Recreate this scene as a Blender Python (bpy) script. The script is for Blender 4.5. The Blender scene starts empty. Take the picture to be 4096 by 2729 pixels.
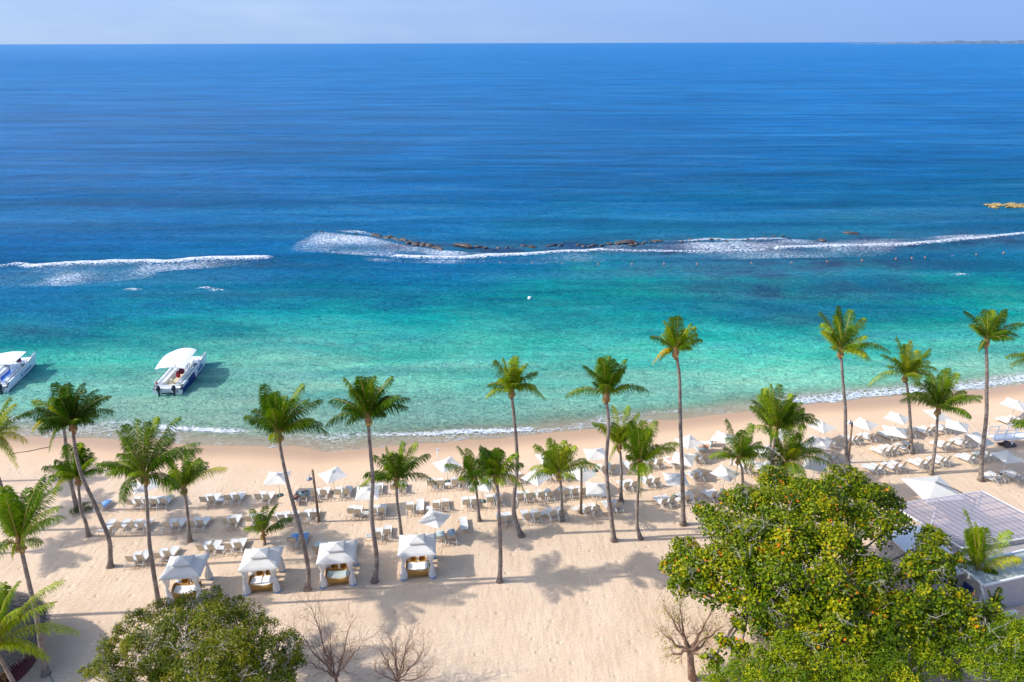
import bpy, bmesh, math, random
import numpy as np
from mathutils import Vector, Matrix
R = math.radians
random.seed(7); rng = np.random.default_rng(11)
scene = bpy.context.scene
C = scene.collection

# ---------------------------------------------------------------- camera, sky, sun, exposure
F = 2800.; H = 40.; PI_ = math.atan((1364.5-171)/F); TH = R(.14)
f_ = np.array([0, math.cos(PI_), -math.sin(PI_)]); u0 = np.array([0, math.sin(PI_), math.cos(PI_)]); r0 = np.array([1., 0, 0])
u_ = u0*math.cos(TH)+r0*math.sin(TH); r_ = r0*math.cos(TH)-u0*math.sin(TH)
cam = bpy.data.cameras.new('camera'); cam.sensor_width = 36; cam.lens = 36*F/4096
cam.clip_start = .5; cam.clip_end = 200000
co = bpy.data.objects.new('camera', cam); C.objects.link(co); scene.camera = co
m = Matrix.Identity(4)
for i in range(3):
    m[i][0] = r_[i]; m[i][1] = u_[i]; m[i][2] = -f_[i]
m[2][3] = H
co.matrix_world = m
SUN_EL = 37.5
sd = Vector((-math.cos(R(SUN_EL))*math.cos(R(3)), -math.cos(R(SUN_EL))*math.sin(R(3)), math.sin(R(SUN_EL))))   # towards the sun
w = bpy.data.worlds.new('World'); scene.world = w; w.use_nodes = True
nt = w.node_tree; nt.nodes.clear()
sky = nt.nodes.new('ShaderNodeTexSky'); sky.sky_type = 'NISHITA'; sky.sun_disc = False
sky.sun_elevation = R(SUN_EL); sky.sun_rotation = math.atan2(sd.x, sd.y)
sky.air_density = 1.0; sky.dust_density = 2.0; sky.ozone_density = 1.0; sky.altitude = 0
bg = nt.nodes.new('ShaderNodeBackground'); bg.inputs[1].default_value = .15
out = nt.nodes.new('ShaderNodeOutputWorld')
# thin high cloud, mostly to the left
tc = nt.nodes.new('ShaderNodeTexCoord'); mp = nt.nodes.new('ShaderNodeMapping'); mp.inputs['Scale'].default_value = (3, 3, 14)
ns = nt.nodes.new('ShaderNodeTexNoise'); ns.inputs['Scale'].default_value = 2.0; ns.inputs['Detail'].default_value = 7
rmp = nt.nodes.new('ShaderNodeMapRange'); rmp.inputs[1].default_value = .42; rmp.inputs[2].default_value = .8; rmp.inputs[3].default_value = .55; rmp.inputs[4].default_value = 1.05
sx_ = nt.nodes.new('ShaderNodeSeparateXYZ'); mx_ = nt.nodes.new('ShaderNodeMapRange')
mx_.inputs[1].default_value = .5; mx_.inputs[2].default_value = -.6; mx_.inputs[3].default_value = .0; mx_.inputs[4].default_value = 1.
mu = nt.nodes.new('ShaderNodeMath'); mu.operation = 'MULTIPLY'; mu.use_clamp = True
mixc = nt.nodes.new('ShaderNodeMix'); mixc.data_type = 'RGBA'
hz = nt.nodes.new('ShaderNodeMix'); hz.data_type = 'RGBA'; hz.inputs[6].default_value = (1.14, 1.86, 3.5, 1); hz.inputs[7].default_value = (2.3, 2.95, 3.8, 1)
L = nt.links.new
L(tc.outputs['Generated'], mp.inputs[0]); L(mp.outputs[0], ns.inputs[0]); L(ns.outputs[0], rmp.inputs[0])
L(tc.outputs['Generated'], sx_.inputs[0]); L(sx_.outputs[0], mx_.inputs[0])
L(rmp.outputs[0], mu.inputs[0]); L(mx_.outputs[0], mu.inputs[1])
tint = nt.nodes.new('ShaderNodeMix'); tint.data_type = 'RGBA'; tint.blend_type = 'MULTIPLY'; tint.inputs[0].default_value = 1

szc = nt.nodes.new('ShaderNodeMapRange'); szc.inputs[1].default_value = .10; szc.inputs[2].default_value = .45; nt.links.new(sx_.outputs[2], szc.inputs[0])
tcol = nt.nodes.new('ShaderNodeMix'); tcol.data_type = 'RGBA'; tcol.inputs[6].default_value = (.47, .74, 1.70, 1); tcol.inputs[7].default_value = (.95, 1, 1.05, 1); nt.links.new(szc.outputs[0], tcol.inputs[0])
clo = nt.nodes.new('ShaderNodeMath'); clo.operation = 'SUBTRACT'; clo.inputs[0].default_value = 1.; nt.links.new(szc.outputs[0], clo.inputs[1])
nt.links.new(mu.outputs[0], hz.inputs[0]); nt.links.new(hz.outputs[2], mixc.inputs[7])
mu2 = nt.nodes.new('ShaderNodeMath'); mu2.operation = 'MULTIPLY'; mu2.inputs[0].default_value = .92; nt.links.new(clo.outputs[0], mu2.inputs[1]); mu2.use_clamp = True
L(tcol.outputs[2], tint.inputs[7])
L(sky.outputs[0], tint.inputs[6])
L(mu2.outputs[0], mixc.inputs[0]); L(tint.outputs[2], mixc.inputs[6]); L(mixc.outputs[2], bg.inputs[0]); L(bg.outputs[0], out.inputs[0])
sl = bpy.data.lights.new('sun', 'SUN'); sl.energy = 2.9; sl.angle = R(.6); sl.color = (1, .955, .88)
so = bpy.data.objects.new('sun', sl); C.objects.link(so); so.rotation_euler = sd.to_track_quat('Z', 'Y').to_euler()
scene.view_settings.view_transform = 'Standard'; scene.view_settings.look = 'None'
scene.view_settings.exposure = .76; scene.view_settings.gamma = 1

# ---------------------------------------------------------------- pixel (4096 wide) <-> world helpers
def ray(sx, sy): return f_*F+r_*(sx-2048)-u_*(sy-1364.5)
def P(sx, sy, z=0.):
    d = ray(sx, sy); t = (z-H)/d[2]; return np.array([d[0]*t, d[1]*t, z])
def PY(sx, sy, y):
    d = ray(sx, sy); t = y/d[1]; return np.array([d[0]*t, y, H+d[2]*t])
def JJ(X, Y, Zz):
    qz = Zz-H; wv = Y*f_[1]+qz*f_[2]; wv = np.maximum(wv, .1)
    return 2048+F*(X*r_[0]+Y*r_[1]+qz*r_[2])/wv, 1364.5-F*(X*u_[0]+Y*u_[1]+qz*u_[2])/wv
ZM = {'A': (300, 1900, 3.92), 'B': (900, 1900, 3.92), 'C': (1400, 1800, 3.92), 'D': (1900, 1800, 3.92), 'R1': (2400, 1650, 3.92),
      'R2': (2900, 1600, 3.92), 'R3': (3496, 1550, 3.92), 'z1': (0, 1300, 2.299), 'z2': (1024, 1300, 2.299), 'z3': (2048, 1200, 2.299),
      'z4': (3072, 1200, 2.299), 'zL': (3396, 1850, 2.613), 'zb': (0, 1900, 1.8916), 'zc': (0, 2180, 2.856), 'S': (0, 0, 1.), 'b1': (560, 1360, 5.6), 'b2': (0, 1360, 5.6)}
def S(k, x, y): a = ZM[k]; return a[0]+x/a[2], a[1]+y/a[2]

# ---------------------------------------------------------------- materials
def lin(c):
    return tuple(((v/255+.055)/1.055)**2.4 if v/255 > .04045 else v/255/12.92 for v in c)
def newmat(name):
    mt = bpy.data.materials.new(name); mt.use_nodes = True
    n = mt.node_tree; b = n.nodes['Principled BSDF']; return mt, n, b
def coords(n, scale=(1, 1, 1), kind='Object'):
    t = n.nodes.new('ShaderNodeTexCoord'); mpn = n.nodes.new('ShaderNodeMapping'); mpn.inputs['Scale'].default_value = scale
    n.links.new(t.outputs[kind], mpn.inputs[0]); return mpn.outputs[0]
def noise(n, vec, scale, detail=4, rough=.55, dist=0.):
    x = n.nodes.new('ShaderNodeTexNoise'); x.inputs['Scale'].default_value = scale; x.inputs['Detail'].default_value = detail
    x.inputs['Roughness'].default_value = rough; x.inputs['Distortion'].default_value = dist
    n.links.new(vec, x.inputs['Vector']); return x.outputs[0]
def mrange(n, v, a, b, c, d, smooth=False):
    x = n.nodes.new('ShaderNodeMapRange'); x.inputs[1].default_value = a; x.inputs[2].default_value = b
    x.inputs[3].default_value = c; x.inputs[4].default_value = d
    if smooth: x.interpolation_type = 'SMOOTHSTEP'
    n.links.new(v, x.inputs[0]); return x.outputs[0]
def math_(n, op, a, b):
    x = n.nodes.new('ShaderNodeMath'); x.operation = op
    for i, v in enumerate((a, b)):
        if hasattr(v, 'links'): n.links.new(v, x.inputs[i])
        else: x.inputs[i].default_value = v
    return x.outputs[0]
def mixrgb(n, fac, a, b, mode='MIX'):
    x = n.nodes.new('ShaderNodeMix'); x.data_type = 'RGBA'; x.blend_type = mode
    for i, v in ((0, fac), (6, a), (7, b)):
        if hasattr(v, 'links'): n.links.new(v, x.inputs[i])
        elif i == 0: x.inputs[0].default_value = v
        else: x.inputs[i].default_value = (*v[:3], 1)
    return x.outputs[2]
def bump(n, h, strength, dist=.1, prev=None):
    x = n.nodes.new('ShaderNodeBump'); x.inputs['Strength'].default_value = strength; x.inputs['Distance'].default_value = dist
    n.links.new(h, x.inputs['Height'])
    if prev is not None: n.links.new(prev, x.inputs['Normal'])
    return x.outputs[0]
def attr(n, name):
    x = n.nodes.new('ShaderNodeAttribute'); x.attribute_name = name; return x.outputs['Fac']
def simple(name, col, rough=.6, var=.15, vs=3., bs=.0, bscale=20., metal=0., spec=.5, trans=0.):
    mt, n, b = newmat(name); v = coords(n)
    nz = noise(n, v, vs, 5)
    c2 = tuple(max(0, c*(1-var)) for c in col); c3 = tuple(min(1, c*(1+var*.6)) for c in col)
    fac = mrange(n, nz, .3, .7, 0, 1)
    cc = mixrgb(n, fac, c2, c3); n.links.new(cc, b.inputs['Base Color'])
    b.inputs['Roughness'].default_value = rough; b.inputs['Metallic'].default_value = metal
    b.inputs['Specular IOR Level'].default_value = spec
    if bs: n.links.new(bump(n, noise(n, v, bscale, 3), bs, .02), b.inputs['Normal'])
    if trans:
        tr = n.nodes.new('ShaderNodeBsdfTranslucent'); mx = n.nodes.new('ShaderNodeMixShader'); mx.inputs[0].default_value = trans
        n.links.new(cc, tr.inputs[0]); n.links.new(b.outputs[0], mx.inputs[1]); n.links.new(tr.outputs[0], mx.inputs[2])
        n.links.new(mx.outputs[0], n.nodes['Material Output'].inputs[0])
    return mt
def leafmat(name, stops, trans=.35, rough=.45):
    mt, n, b = newmat(name)
    t = attr(n, 'tint'); oi = n.nodes.new('ShaderNodeObjectInfo')
    t2 = math_(n, 'ADD', t, math_(n, 'MULTIPLY', math_(n, 'SUBTRACT', oi.outputs['Random'], .5), .22))
    cr = n.nodes.new('ShaderNodeValToRGB'); n.links.new(t2, cr.inputs[0])
    el = cr.color_ramp.elements
    while len(el) < len(stops): el.new(.5)
    for e, (p, c) in zip(el, stops): e.position = p; e.color = (*lin(c), 1)
    n.links.new(cr.outputs[0], b.inputs['Base Color']); b.inputs['Roughness'].default_value = rough
    b.inputs['Specular IOR Level'].default_value = .14
    tr = n.nodes.new('ShaderNodeBsdfTranslucent'); mx = n.nodes.new('ShaderNodeMixShader'); mx.inputs[0].default_value = trans
    n.links.new(cr.outputs[0], tr.inputs[0]); n.links.new(b.outputs[0], mx.inputs[1]); n.links.new(tr.outputs[0], mx.inputs[2])
    n.links.new(mx.outputs[0], n.nodes['Material Output'].inputs[0])
    return mt
M = {}
M['white'] = simple('white_paint', (.78, .79, .80), .45, .05)
M['gel'] = simple('gelcoat', (.80, .82, .84), .25, .04)
M['canvas'] = simple('white_canvas', (.77, .74, .68), .8, .05, 2, .25, 6., trans=.22)
M['canvas2'] = simple('grey_white_canvas', (.66, .65, .62), .8, .06, 2, .25, 6., trans=.15)
M['curtain'] = simple('curtain_cloth', (.80, .77, .72), .85, .06, 2, .3, 9., trans=.3)
M['sling'] = simple('sling_white', (.70, .69, .66), .7, .04, trans=.12)
M['tan'] = simple('sling_shaded_tan', (.80, .68, .48), .8, .06, trans=.3)  # same cloth as the white sling; its shaded, see-through rear put in as tan
M['frame'] = simple('frame_cream', (.72, .69, .63), .4, .03)
M['pole'] = simple('pole_metal', (.62, .60, .56), .35, .05)
M['disc'] = simple('umbrella_base', (.12, .17, .15), .7, .2)
M['wicker'] = simple('wicker', (.42, .215, .04), .6, .3, 14, .6, 40)
M['mattress'] = simple('mattress_white', (.80, .80, .79), .8, .03, bs=.2, bscale=5)
M['mattressg'] = simple('mattress_grey', (.42, .48, .45), .8, .08, bs=.2, bscale=5)
M['towelb'] = simple('towel_blue', (.16, .33, .60), .9, .15)
M['towelg'] = simple('towel_grey', (.36, .44, .46), .9, .2, 4)
M['towelt'] = simple('towel_teal', (.19, .33, .33), .9, .2, 4)
M['plate'] = simple('plate_blue', (.22, .34, .52), .6, .1)
M['wood'] = simple('post_wood', (.25, .165, .10), .8, .35, 6, .5, 14)
M['wooden'] = simple('furniture_wood', (.40, .20, .05), .6, .3, 6)
M['lampm'] = simple('lamp_metal', (.38, .40, .43), .35, .1, metal=.5)
M['navy'] = simple('navy_paint', (.012, .03, .17), .3, .1)
M['bluedeck'] = simple('blue_deck', (.03, .16, .62), .6, .15)
M['antifoul'] = simple('dark_blue_bottom', (.01, .03, .12), .5, .1)
M['cream'] = simple('cream_deck', (.62, .54, .38), .7, .12)
M['red'] = simple('red_cloth', (.50, .02, .03), .7, .35, 9)
M['dred'] = simple('dark_red_cloth', (.20, .02, .04), .7, .4, 9)
M['black'] = simple('black_cowl', (.018, .022, .035), .3, .1)
M['steel'] = simple('steel_rail', (.65, .66, .68), .3, .05, metal=.6)
M['decal'] = simple('blue_decal', (.02, .14, .36), .4, .1)
M['orange'] = simple('orange_buoy', (.65, .20, .07), .5, .1)
M['rock'] = simple('wet_rock', (.075, .06, .055), .55, .5, 1.5, 1., 3)
M['rocky'] = simple('yellow_rock', (.34, .24, .085), .8, .4, 1.2, 1., 3)
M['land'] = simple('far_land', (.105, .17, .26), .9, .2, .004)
M['bark'] = simple('grey_bark', (.33, .28, .24), .85, .35, 5, .7, 18)
M['barkp'] = simple('pale_twigs', (.40, .36, .32), .85, .2, 5)
M['barkb'] = simple('brown_bark', (.25, .15, .095), .85, .35, 5, .7, 14)
M['fibre'] = simple('palm_fibre', (.27, .15, .065), .9, .45, 9, .8, 24)
M['husk'] = simple('coconut_husk', (.42, .28, .07), .6, .4, 6)
M['thatch'] = simple('thatch', (.20, .16, .135), .95, .55, 6, 1., 22)
M['maroon'] = simple('maroon_floor', (.13, .015, .02), .6, .2)
M['rib'] = simple('roof_rib_paint', (.46, .45, .52), .5, .05)
M['arm'] = simple('dark_grey_arm', (.09, .09, .10), .5, .1)
M['dark'] = simple('dark_inside', (.03, .028, .03), .9, .2)
M['conc'] = simple('roof_coating', (.36, .39, .37), .7, .3, 1.2, .2, 9)
M['stucco'] = simple('stucco', (.40, .38, .38), .85, .07, 2, .3, 40)
M['greycl'] = simple('paving', (.36, .33, .33), .85, .2, 2)
M['skin'] = simple('skin', (.50, .25, .15), .55, .06)
M['skind'] = simple('dark_skin', (.12, .05, .03), .5, .06)
M['hair'] = simple('dark_hair', (.03, .02, .015), .6, .2)
M['cloth_b'] = simple('pale_blue_cloth', (.35, .48, .75), .8, .1)
M['cloth_o'] = simple('orange_cloth', (.55, .20, .05), .8, .1)
M['rope'] = simple('rope', (.22, .2, .16), .9, .2)
M['hose'] = simple('green_hose', (.02, .22, .17), .5, .1)
# palm trunk with leaf-scar rings
mt, n, b = newmat('palm_trunk'); v = coords(n)
wv = n.nodes.new('ShaderNodeTexWave'); wv.bands_direction = 'Z'; wv.inputs['Scale'].default_value = 1.9; wv.inputs['Distortion'].default_value = 1.6; wv.inputs['Detail'].default_value = 2; wv.inputs['Detail Scale'].default_value = 3
n.links.new(v, wv.inputs[0]); nz = noise(n, v, 2.2, 5)
c = mixrgb(n, mrange(n, nz, .3, .7, 0, 1), lin((112, 98, 88)), lin((176, 164, 152)))
c = mixrgb(n, mrange(n, wv.outputs[1], .1, .55, .75, 0), c, lin((84, 66, 56)))
n.links.new(c, b.inputs['Base Color']); b.inputs['Roughness'].default_value = .85
n.links.new(bump(n, wv.outputs[1], .7, .05), b.inputs['Normal']); M['trunk'] = mt
M['frond'] = leafmat('palm_leaf', [(0, (40, 72, 10)), (.35, (84, 122, 12)), (.62, (146, 168, 14)), (.85, (200, 190, 20)), (1, (214, 158, 36))], .38, .4)
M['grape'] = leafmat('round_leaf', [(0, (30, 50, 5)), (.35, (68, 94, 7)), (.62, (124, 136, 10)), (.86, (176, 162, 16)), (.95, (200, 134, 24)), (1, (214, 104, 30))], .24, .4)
M['fine'] = leafmat('fine_leaf', [(0, (42, 62, 8)), (.45, (88, 104, 12)), (.8, (140, 136, 18)), (1, (186, 160, 30))], .26, .5)
M['bright'] = leafmat('bright_leaf', [(0, (36, 64, 7)), (.45, (92, 118, 10)), (.8, (150, 158, 14)), (1, (190, 166, 24))], .26, .5)
# translucent roof sheet
mt, n, b = newmat('clear_roof'); b.inputs['Base Color'].default_value = (*lin((164, 158, 168)), 1); b.inputs['Roughness'].default_value = .22
trn = n.nodes.new('ShaderNodeBsdfTransparent'); trn.inputs[0].default_value = (.86, .84, .92, 1); mx = n.nodes.new('ShaderNodeMixShader'); mx.inputs[0].default_value = .4
n.links.new(b.outputs[0], mx.inputs[1]); n.links.new(trn.outputs[0], mx.inputs[2]); n.links.new(mx.outputs[0], n.nodes['Material Output'].inputs[0]); M['clear'] = mt

# ---------------------------------------------------------------- mesh helpers
def link(o, parent=None, label=None, cat=None, group=None, kind=None):
    C.objects.link(o)
    if parent is not None: o.parent = parent
    for k, v in (('label', label), ('category', cat), ('group', group), ('kind', kind)):
        if v: o[k] = v
    return o
def empty(name, loc, rz=0., label=None, cat=None, group=None):
    o = bpy.data.objects.new(name, None); o.location = loc; o.rotation_euler = (0, 0, rz); o.empty_display_size = .3
    return link(o, None, label, cat, group)
def copy_tree(o, parent=None):
    c = o.copy(); C.objects.link(c); c.parent = parent
    for ch in [x for x in o.children]: copy_tree(ch, c)
    return c
class MB:
    def __init__(s): s.v = []; s.f = []; s.m = []; s.cur = 0; s.sm = []; s.smooth = False
    def add(s, vs, fs):
        b = len(s.v); s.v += [tuple(map(float, x)) for x in vs]
        for q in fs: s.f.append([i+b for i in q]); s.m.append(s.cur); s.sm.append(s.smooth)
    def box(s, c, d, rz=0., taper=1.):
        x, y, z = [q/2 for q in d]; vs = []
        for k, (a, b_, c_) in enumerate([(-x, -y, -z), (x, -y, -z), (x, y, -z), (-x, y, -z), (-x, -y, z), (x, -y, z), (x, y, z), (-x, y, z)]):
            if k > 3: a *= taper; b_ *= taper
            ca, sa = math.cos(rz), math.sin(rz); vs.append((c[0]+a*ca-b_*sa, c[1]+a*sa+b_*ca, c[2]+c_))
        s.add(vs, [(3, 2, 1, 0), (4, 5, 6, 7), (0, 1, 5, 4), (1, 2, 6, 5), (2, 3, 7, 6), (3, 0, 4, 7)]); return s
    def tube(s, pts, rad, n=6, cap=True):
        pts = [Vector(p) for p in pts]; k = len(pts)
        if not hasattr(rad, '__len__'): rad = [rad]*k
        vs = []; up = Vector((0.12, .09, 1)).normalized(); prev = None
        for i, p in enumerate(pts):
            t = (pts[min(i+1, k-1)]-pts[max(i-1, 0)])
            if t.length < 1e-9: t = Vector((0, 0, 1))
            t.normalize()
            a = prev if prev is not None else (Vector((1, 0, 0)) if abs(t.z) > .8 else up)
            a = (a-t*a.dot(t))
            if a.length < 1e-5: a = t.orthogonal()
            a.normalize(); prev = a; b_ = t.cross(a)
            for j in range(n):
                an = 2*math.pi*j/n; vs.append(p+(a*math.cos(an)+b_*math.sin(an))*rad[i])
        fs = [(i*n+j, i*n+(j+1) % n, (i+1)*n+(j+1) % n, (i+1)*n+j) for i in range(k-1) for j in range(n)]
        if cap: fs += [tuple(range(n-1, -1, -1)), tuple(range((k-1)*n, k*n))]
        o = s.smooth; s.smooth = n > 4; s.add(vs, fs); s.smooth = o; return s
    def grid(s, rows, close=False):
        n = len(rows[0]); vs = [p for r in rows for p in r]; fs = []
        for i in range(len(rows)-1):
            for j in range(n-1 if not close else n):
                fs.append((i*n+j, i*n+(j+1) % n, (i+1)*n+(j+1) % n, (i+1)*n+j))
        s.add(vs, fs); return s
    def lathe(s, prof, n=16, c=(0, 0, 0)):
        rows = [[(c[0]+r*math.cos(2*math.pi*j/n), c[1]+r*math.sin(2*math.pi*j/n), c[2]+z) for j in range(n)] for r, z in prof]
        o = s.smooth; s.smooth = True; s.grid(rows, True); s.smooth = o; return s
    def build(s, name, mats, parent=None, **kw):
        me = bpy.data.meshes.new(name); me.from_pydata(s.v, [], s.f); me.update()
        if not isinstance(mats, (list, tuple)): mats = [mats]
        for q in mats: me.materials.append(q)
        me.polygons.foreach_set('material_index', s.m); me.polygons.foreach_set('use_smooth', s.sm); me.update()
        return link(bpy.data.objects.new(name, me), parent, **kw)
def npmesh(name, V, k, mat, parent=None, tint=None, smooth=False, **kw):
    """V: (n,k,3) array of separate k-gons"""
    V = np.asarray(V, np.float32); nf = V.shape[0]
    me = bpy.data.meshes.new(name); me.vertices.add(nf*k); me.vertices.foreach_set('co', V.ravel())
    me.loops.add(nf*k); me.loops.foreach_set('vertex_index', np.arange(nf*k, dtype=np.int32))
    me.polygons.add(nf); me.polygons.foreach_set('loop_start', np.arange(0, nf*k, k, dtype=np.int32))
    me.polygons.foreach_set('loop_total', np.full(nf, k, np.int32))
    me.materials.append(mat)
    if tint is not None:
        a = me.attributes.new('tint', 'FLOAT', 'FACE'); a.data.foreach_set('value', np.asarray(tint, np.float32))
    me.update(calc_edges=True); me.validate()
    return link(bpy.data.objects.new(name, me), parent, **kw)
def gridmesh(name, X, Y, Zz, mat, attrs, **kw):
    ny, nx = X.shape
    V = np.stack([X, Y, Zz], -1).reshape(-1, 3).astype(np.float32)
    i = np.arange(ny*nx).reshape(ny, nx); q = np.stack([i[:-1, :-1], i[:-1, 1:], i[1:, 1:], i[1:, :-1]], -1).reshape(-1, 4).astype(np.int32)
    me = bpy.data.meshes.new(name); me.vertices.add(len(V)); me.vertices.foreach_set('co', V.ravel())
    me.loops.add(q.size); me.loops.foreach_set('vertex_index', q.ravel())
    me.polygons.add(len(q)); me.polygons.foreach_set('loop_start', np.arange(0, q.size, 4, dtype=np.int32)); me.polygons.foreach_set('loop_total', np.full(len(q), 4, np.int32))
    me.polygons.foreach_set('use_smooth', np.ones(len(q), bool))
    for k, v in attrs.items():
        a = me.attributes.new(k, 'FLOAT', 'POINT'); a.data.foreach_set('value', v.ravel().astype(np.float32))
    me.materials.append(mat); me.update(calc_edges=True)
    return link(bpy.data.objects.new(name, me), **kw)
def vnoise(X, Y, seed, scale):
    g = np.random.default_rng(seed).random((256, 256)); x = X/scale; y = Y/scale
    xi = np.floor(x).astype(int); yi = np.floor(y).astype(int); fx = x-xi; fy = y-yi; fx = fx*fx*(3-2*fx); fy = fy*fy*(3-2*fy)
    G = lambda a, b_: g[a % 256, b_ % 256]
    return (G(xi, yi)*(1-fx)+G(xi+1, yi)*fx)*(1-fy)+(G(xi, yi+1)*(1-fx)+G(xi+1, yi+1)*fx)*fy-.5
def axis(lo, hi, step, far, ratio=1.25):
    a = list(np.arange(lo, hi+1e-6, step)); s = step; p = hi
    while p < far: s *= ratio; p += s; a.append(p)
    s = step; p = lo; l = []
    while p > -far: s *= ratio; p -= s; l.append(p)
    return np.array(l[::-1]+a)
ss = lambda x: np.clip(x, 0, 1)**2*(3-2*np.clip(x, 0, 1))

# ---------------------------------------------------------------- shoreline, sand, sea
WZ = -.8
def wline(pts): q = np.array([P(a, b_, WZ)[:2] for a, b_ in pts]); q = q[np.argsort(q[:, 0])]; return q
def lineY(pts, X): q = wline(pts); return np.interp(X, q[:, 0], q[:, 1])
SH = [(-300, 1738), (100, 1744), (174, 1748), (304, 1752), (457, 1755), (600, 1762), (696, 1770), (783, 1778), (913, 1781), (1024, 1783), (1154, 1791), (1307, 1805), (1415, 1798), (1589, 1783), (1763, 1770), (1981, 1757),
      (2222, 1728), (2374, 1715), (2548, 1696), (2700, 1678), (2874, 1657), (3070, 1637), (3202, 1622), (3376, 1606), (3624, 1588), (3811, 1572), (3942, 1556), (4096, 1534), (4400, 1500)]
BRK = [(-300, 1680), (96, 1683), (435, 1691), (565, 1700), (696, 1711), (826, 1718), (1024, 1729), (1328, 1744), (1524, 1745), (1676, 1736), (1894, 1730), (2048, 1718), (2230, 1712), (2396, 1668), (2613, 1646), (2787, 1635), (3005, 1618), (3194, 1609),
       (3376, 1587), (3463, 1591), (3624, 1575), (3811, 1558), (3942, 1541), (4096, 1520), (4400, 1485)]
def sand_z(X, Y):
    d = Y-lineY(SH, X)
    z = np.where(d < -7, 0, np.where(d < 0, -.8*ss((d+7)/7)**1.0, -.8-np.clip(d, 0, 60)*.09))
    bumps = vnoise(X, Y, 1, 9)*.14+vnoise(X, Y, 2, 2.6)*.05+vnoise(X*1.2, Y, 3, .9)*.018
    return z+bumps*np.clip((-d-2)/8, 0, 1)*ss((-d+0)/30+.3)
# sand
gx = axis(-75, 85, .42, 40000, 1.3); gy = axis(24, 92, .42, 40000, 1.3)
X, Y = np.meshgrid(gx, gy); Zs = sand_z(X, Y)
d = Y-lineY(SH, X)+vnoise(X, Y, 5, 6)*1.2
wet = ss((d+4.6)/4.2); damp = ss((d+9.)/5.5)
mt, n, b = newmat('beach_sand'); v = coords(n)
n1 = noise(n, v, .35, 6); n2 = noise(n, v, 6, 5, .65); n3 = noise(n, coords(n, (1, .32, 1)), 2.1, 4)
wvv = n.nodes.new('ShaderNodeTexWave'); wvv.inputs['Scale'].default_value = .9; wvv.inputs['Distortion'].default_value = 5; wvv.inputs['Detail'].default_value = 3; wvv.inputs['Detail Scale'].default_value = .7
mpn = n.nodes.new('ShaderNodeMapping'); mpn.inputs['Rotation'].default_value = (0, 0, R(78)); tcn = n.nodes.new('ShaderNodeTexCoord')
n.links.new(tcn.outputs['Object'], mpn.inputs[0]); n.links.new(mpn.outputs[0], wvv.inputs[0])
c = mixrgb(n, mrange(n, n1, .35, .68, 0, 1), lin((205, 179, 152)), lin((216, 192, 166)))
c = mixrgb(n, mrange(n, n2, .35, .75, 0, .35), c, lin((192, 165, 138)))
c = mixrgb(n, math_(n, 'MULTIPLY', attr(n, 'damp'), .8), c, lin((212, 178, 144)))
c = mixrgb(n, attr(n, 'wet'), c, lin((176, 144, 114)))
n.links.new(c, b.inputs['Base Color'])
n.links.new(mrange(n, attr(n, 'wet'), 0, 1, .9, .35), b.inputs['Roughness']); b.inputs['Specular IOR Level'].default_value = .25
vor = n.nodes.new('ShaderNodeTexVoronoi'); vor.inputs['Scale'].default_value = 2.6; n.links.new(v, vor.inputs['Vector'])
pit = mrange(n, vor.outputs['Distance'], .0, .32, 0, 1)
dry = mrange(n, attr(n, 'damp'), 0, 1, 1, .08)
h = math_(n, 'ADD', math_(n, 'MULTIPLY', n3, 1.1), math_(n, 'MULTIPLY', n2, .5)); h = math_(n, 'ADD', h, math_(n, 'MULTIPLY', pit, .22))
h = math_(n, 'ADD', h, math_(n, 'MULTIPLY', wvv.outputs[1], .2))
vo2 = n.nodes.new('ShaderNodeTexVoronoi'); vo2.inputs['Scale'].default_value = .85; n.links.new(v, vo2.inputs['Vector'])
ft = mrange(n, vo2.outputs['Distance'], .09, .2, 0, 1); h = math_(n, 'ADD', h, math_(n, 'MULTIPLY', ft, .6))
h = math_(n, 'MULTIPLY', h, dry)
n.links.new(bump(n, h, .55, .14), b.inputs['Normal']); M['sand'] = mt
gridmesh('sand', X, Y, Zs, mt, {'wet': wet, 'damp': damp}, kind='structure', label='pale pink beach sand, damp and darker along the waterline')

# sea
DC = [0, 800, 1600, 2400, 3200, 4096]
DG = [(100, [9, 9, 8.9, 8.8, 9, 9]), (171, [9, 9, 8.9, 8.8, 9, 9]), (300, [8.7, 8.6, 8.5, 8.6, 8.8, 8.8]), (500, [8., 7.8, 7.8, 8, 8.3, 8.2]), (700, [7.6, 7.4, 7.3, 7.2, 6.8, 6.4]), (850, [7.1, 6.9, 6.7, 6.2, 6.0, 5.8]),
      (930, [7, 6.9, 6.3, 5.4, 5.4, 6.0]), (1000, [6.9, 6.8, 6.2, 5.5, 6, 6]), (1100, [6.1, 5.9, 5.8, 4.8, 5.0, 4.8]), (1180, [5.7, 5.2, 4.8, 4.3, 4.8, 4]), (1250, [5.2, 4.3, 4.0, 3.9, 4.9, 3.9]),
      (1330, [4.3, 3.0, 3.2, 3.4, 3.8, 3.1]), (1420, [3.0, 2.5, 2.5, 2.7, 2.9, 2.6]), (1500, [2.2, 2.1, 2.1, 2.1, 2.0, 1.7]), (1600, [1.8, 1.7, 1.8, 1.7, 1.5, 1.]), (1680, [1.3, 1.3, 1.3, 1.2, .8, .4]), (1790, [.6, .6, .6, .5, .4, .3])]
ux = axis(-135, 150, .8, 60000, 1.16)
uy = [44.]
while uy[-1] < 62000: uy.append(uy[-1]+max(.42, (uy[-1]-60)*.0085 if uy[-1] < 400 else (uy[-1])*.03))
X, Y = np.meshgrid(ux, np.array(uy))
sx, sy = JJ(X, Y, np.full_like(X, WZ))
rows = np.array([r for r, _ in DG], float); G = np.array([g for _, g in DG])
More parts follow.
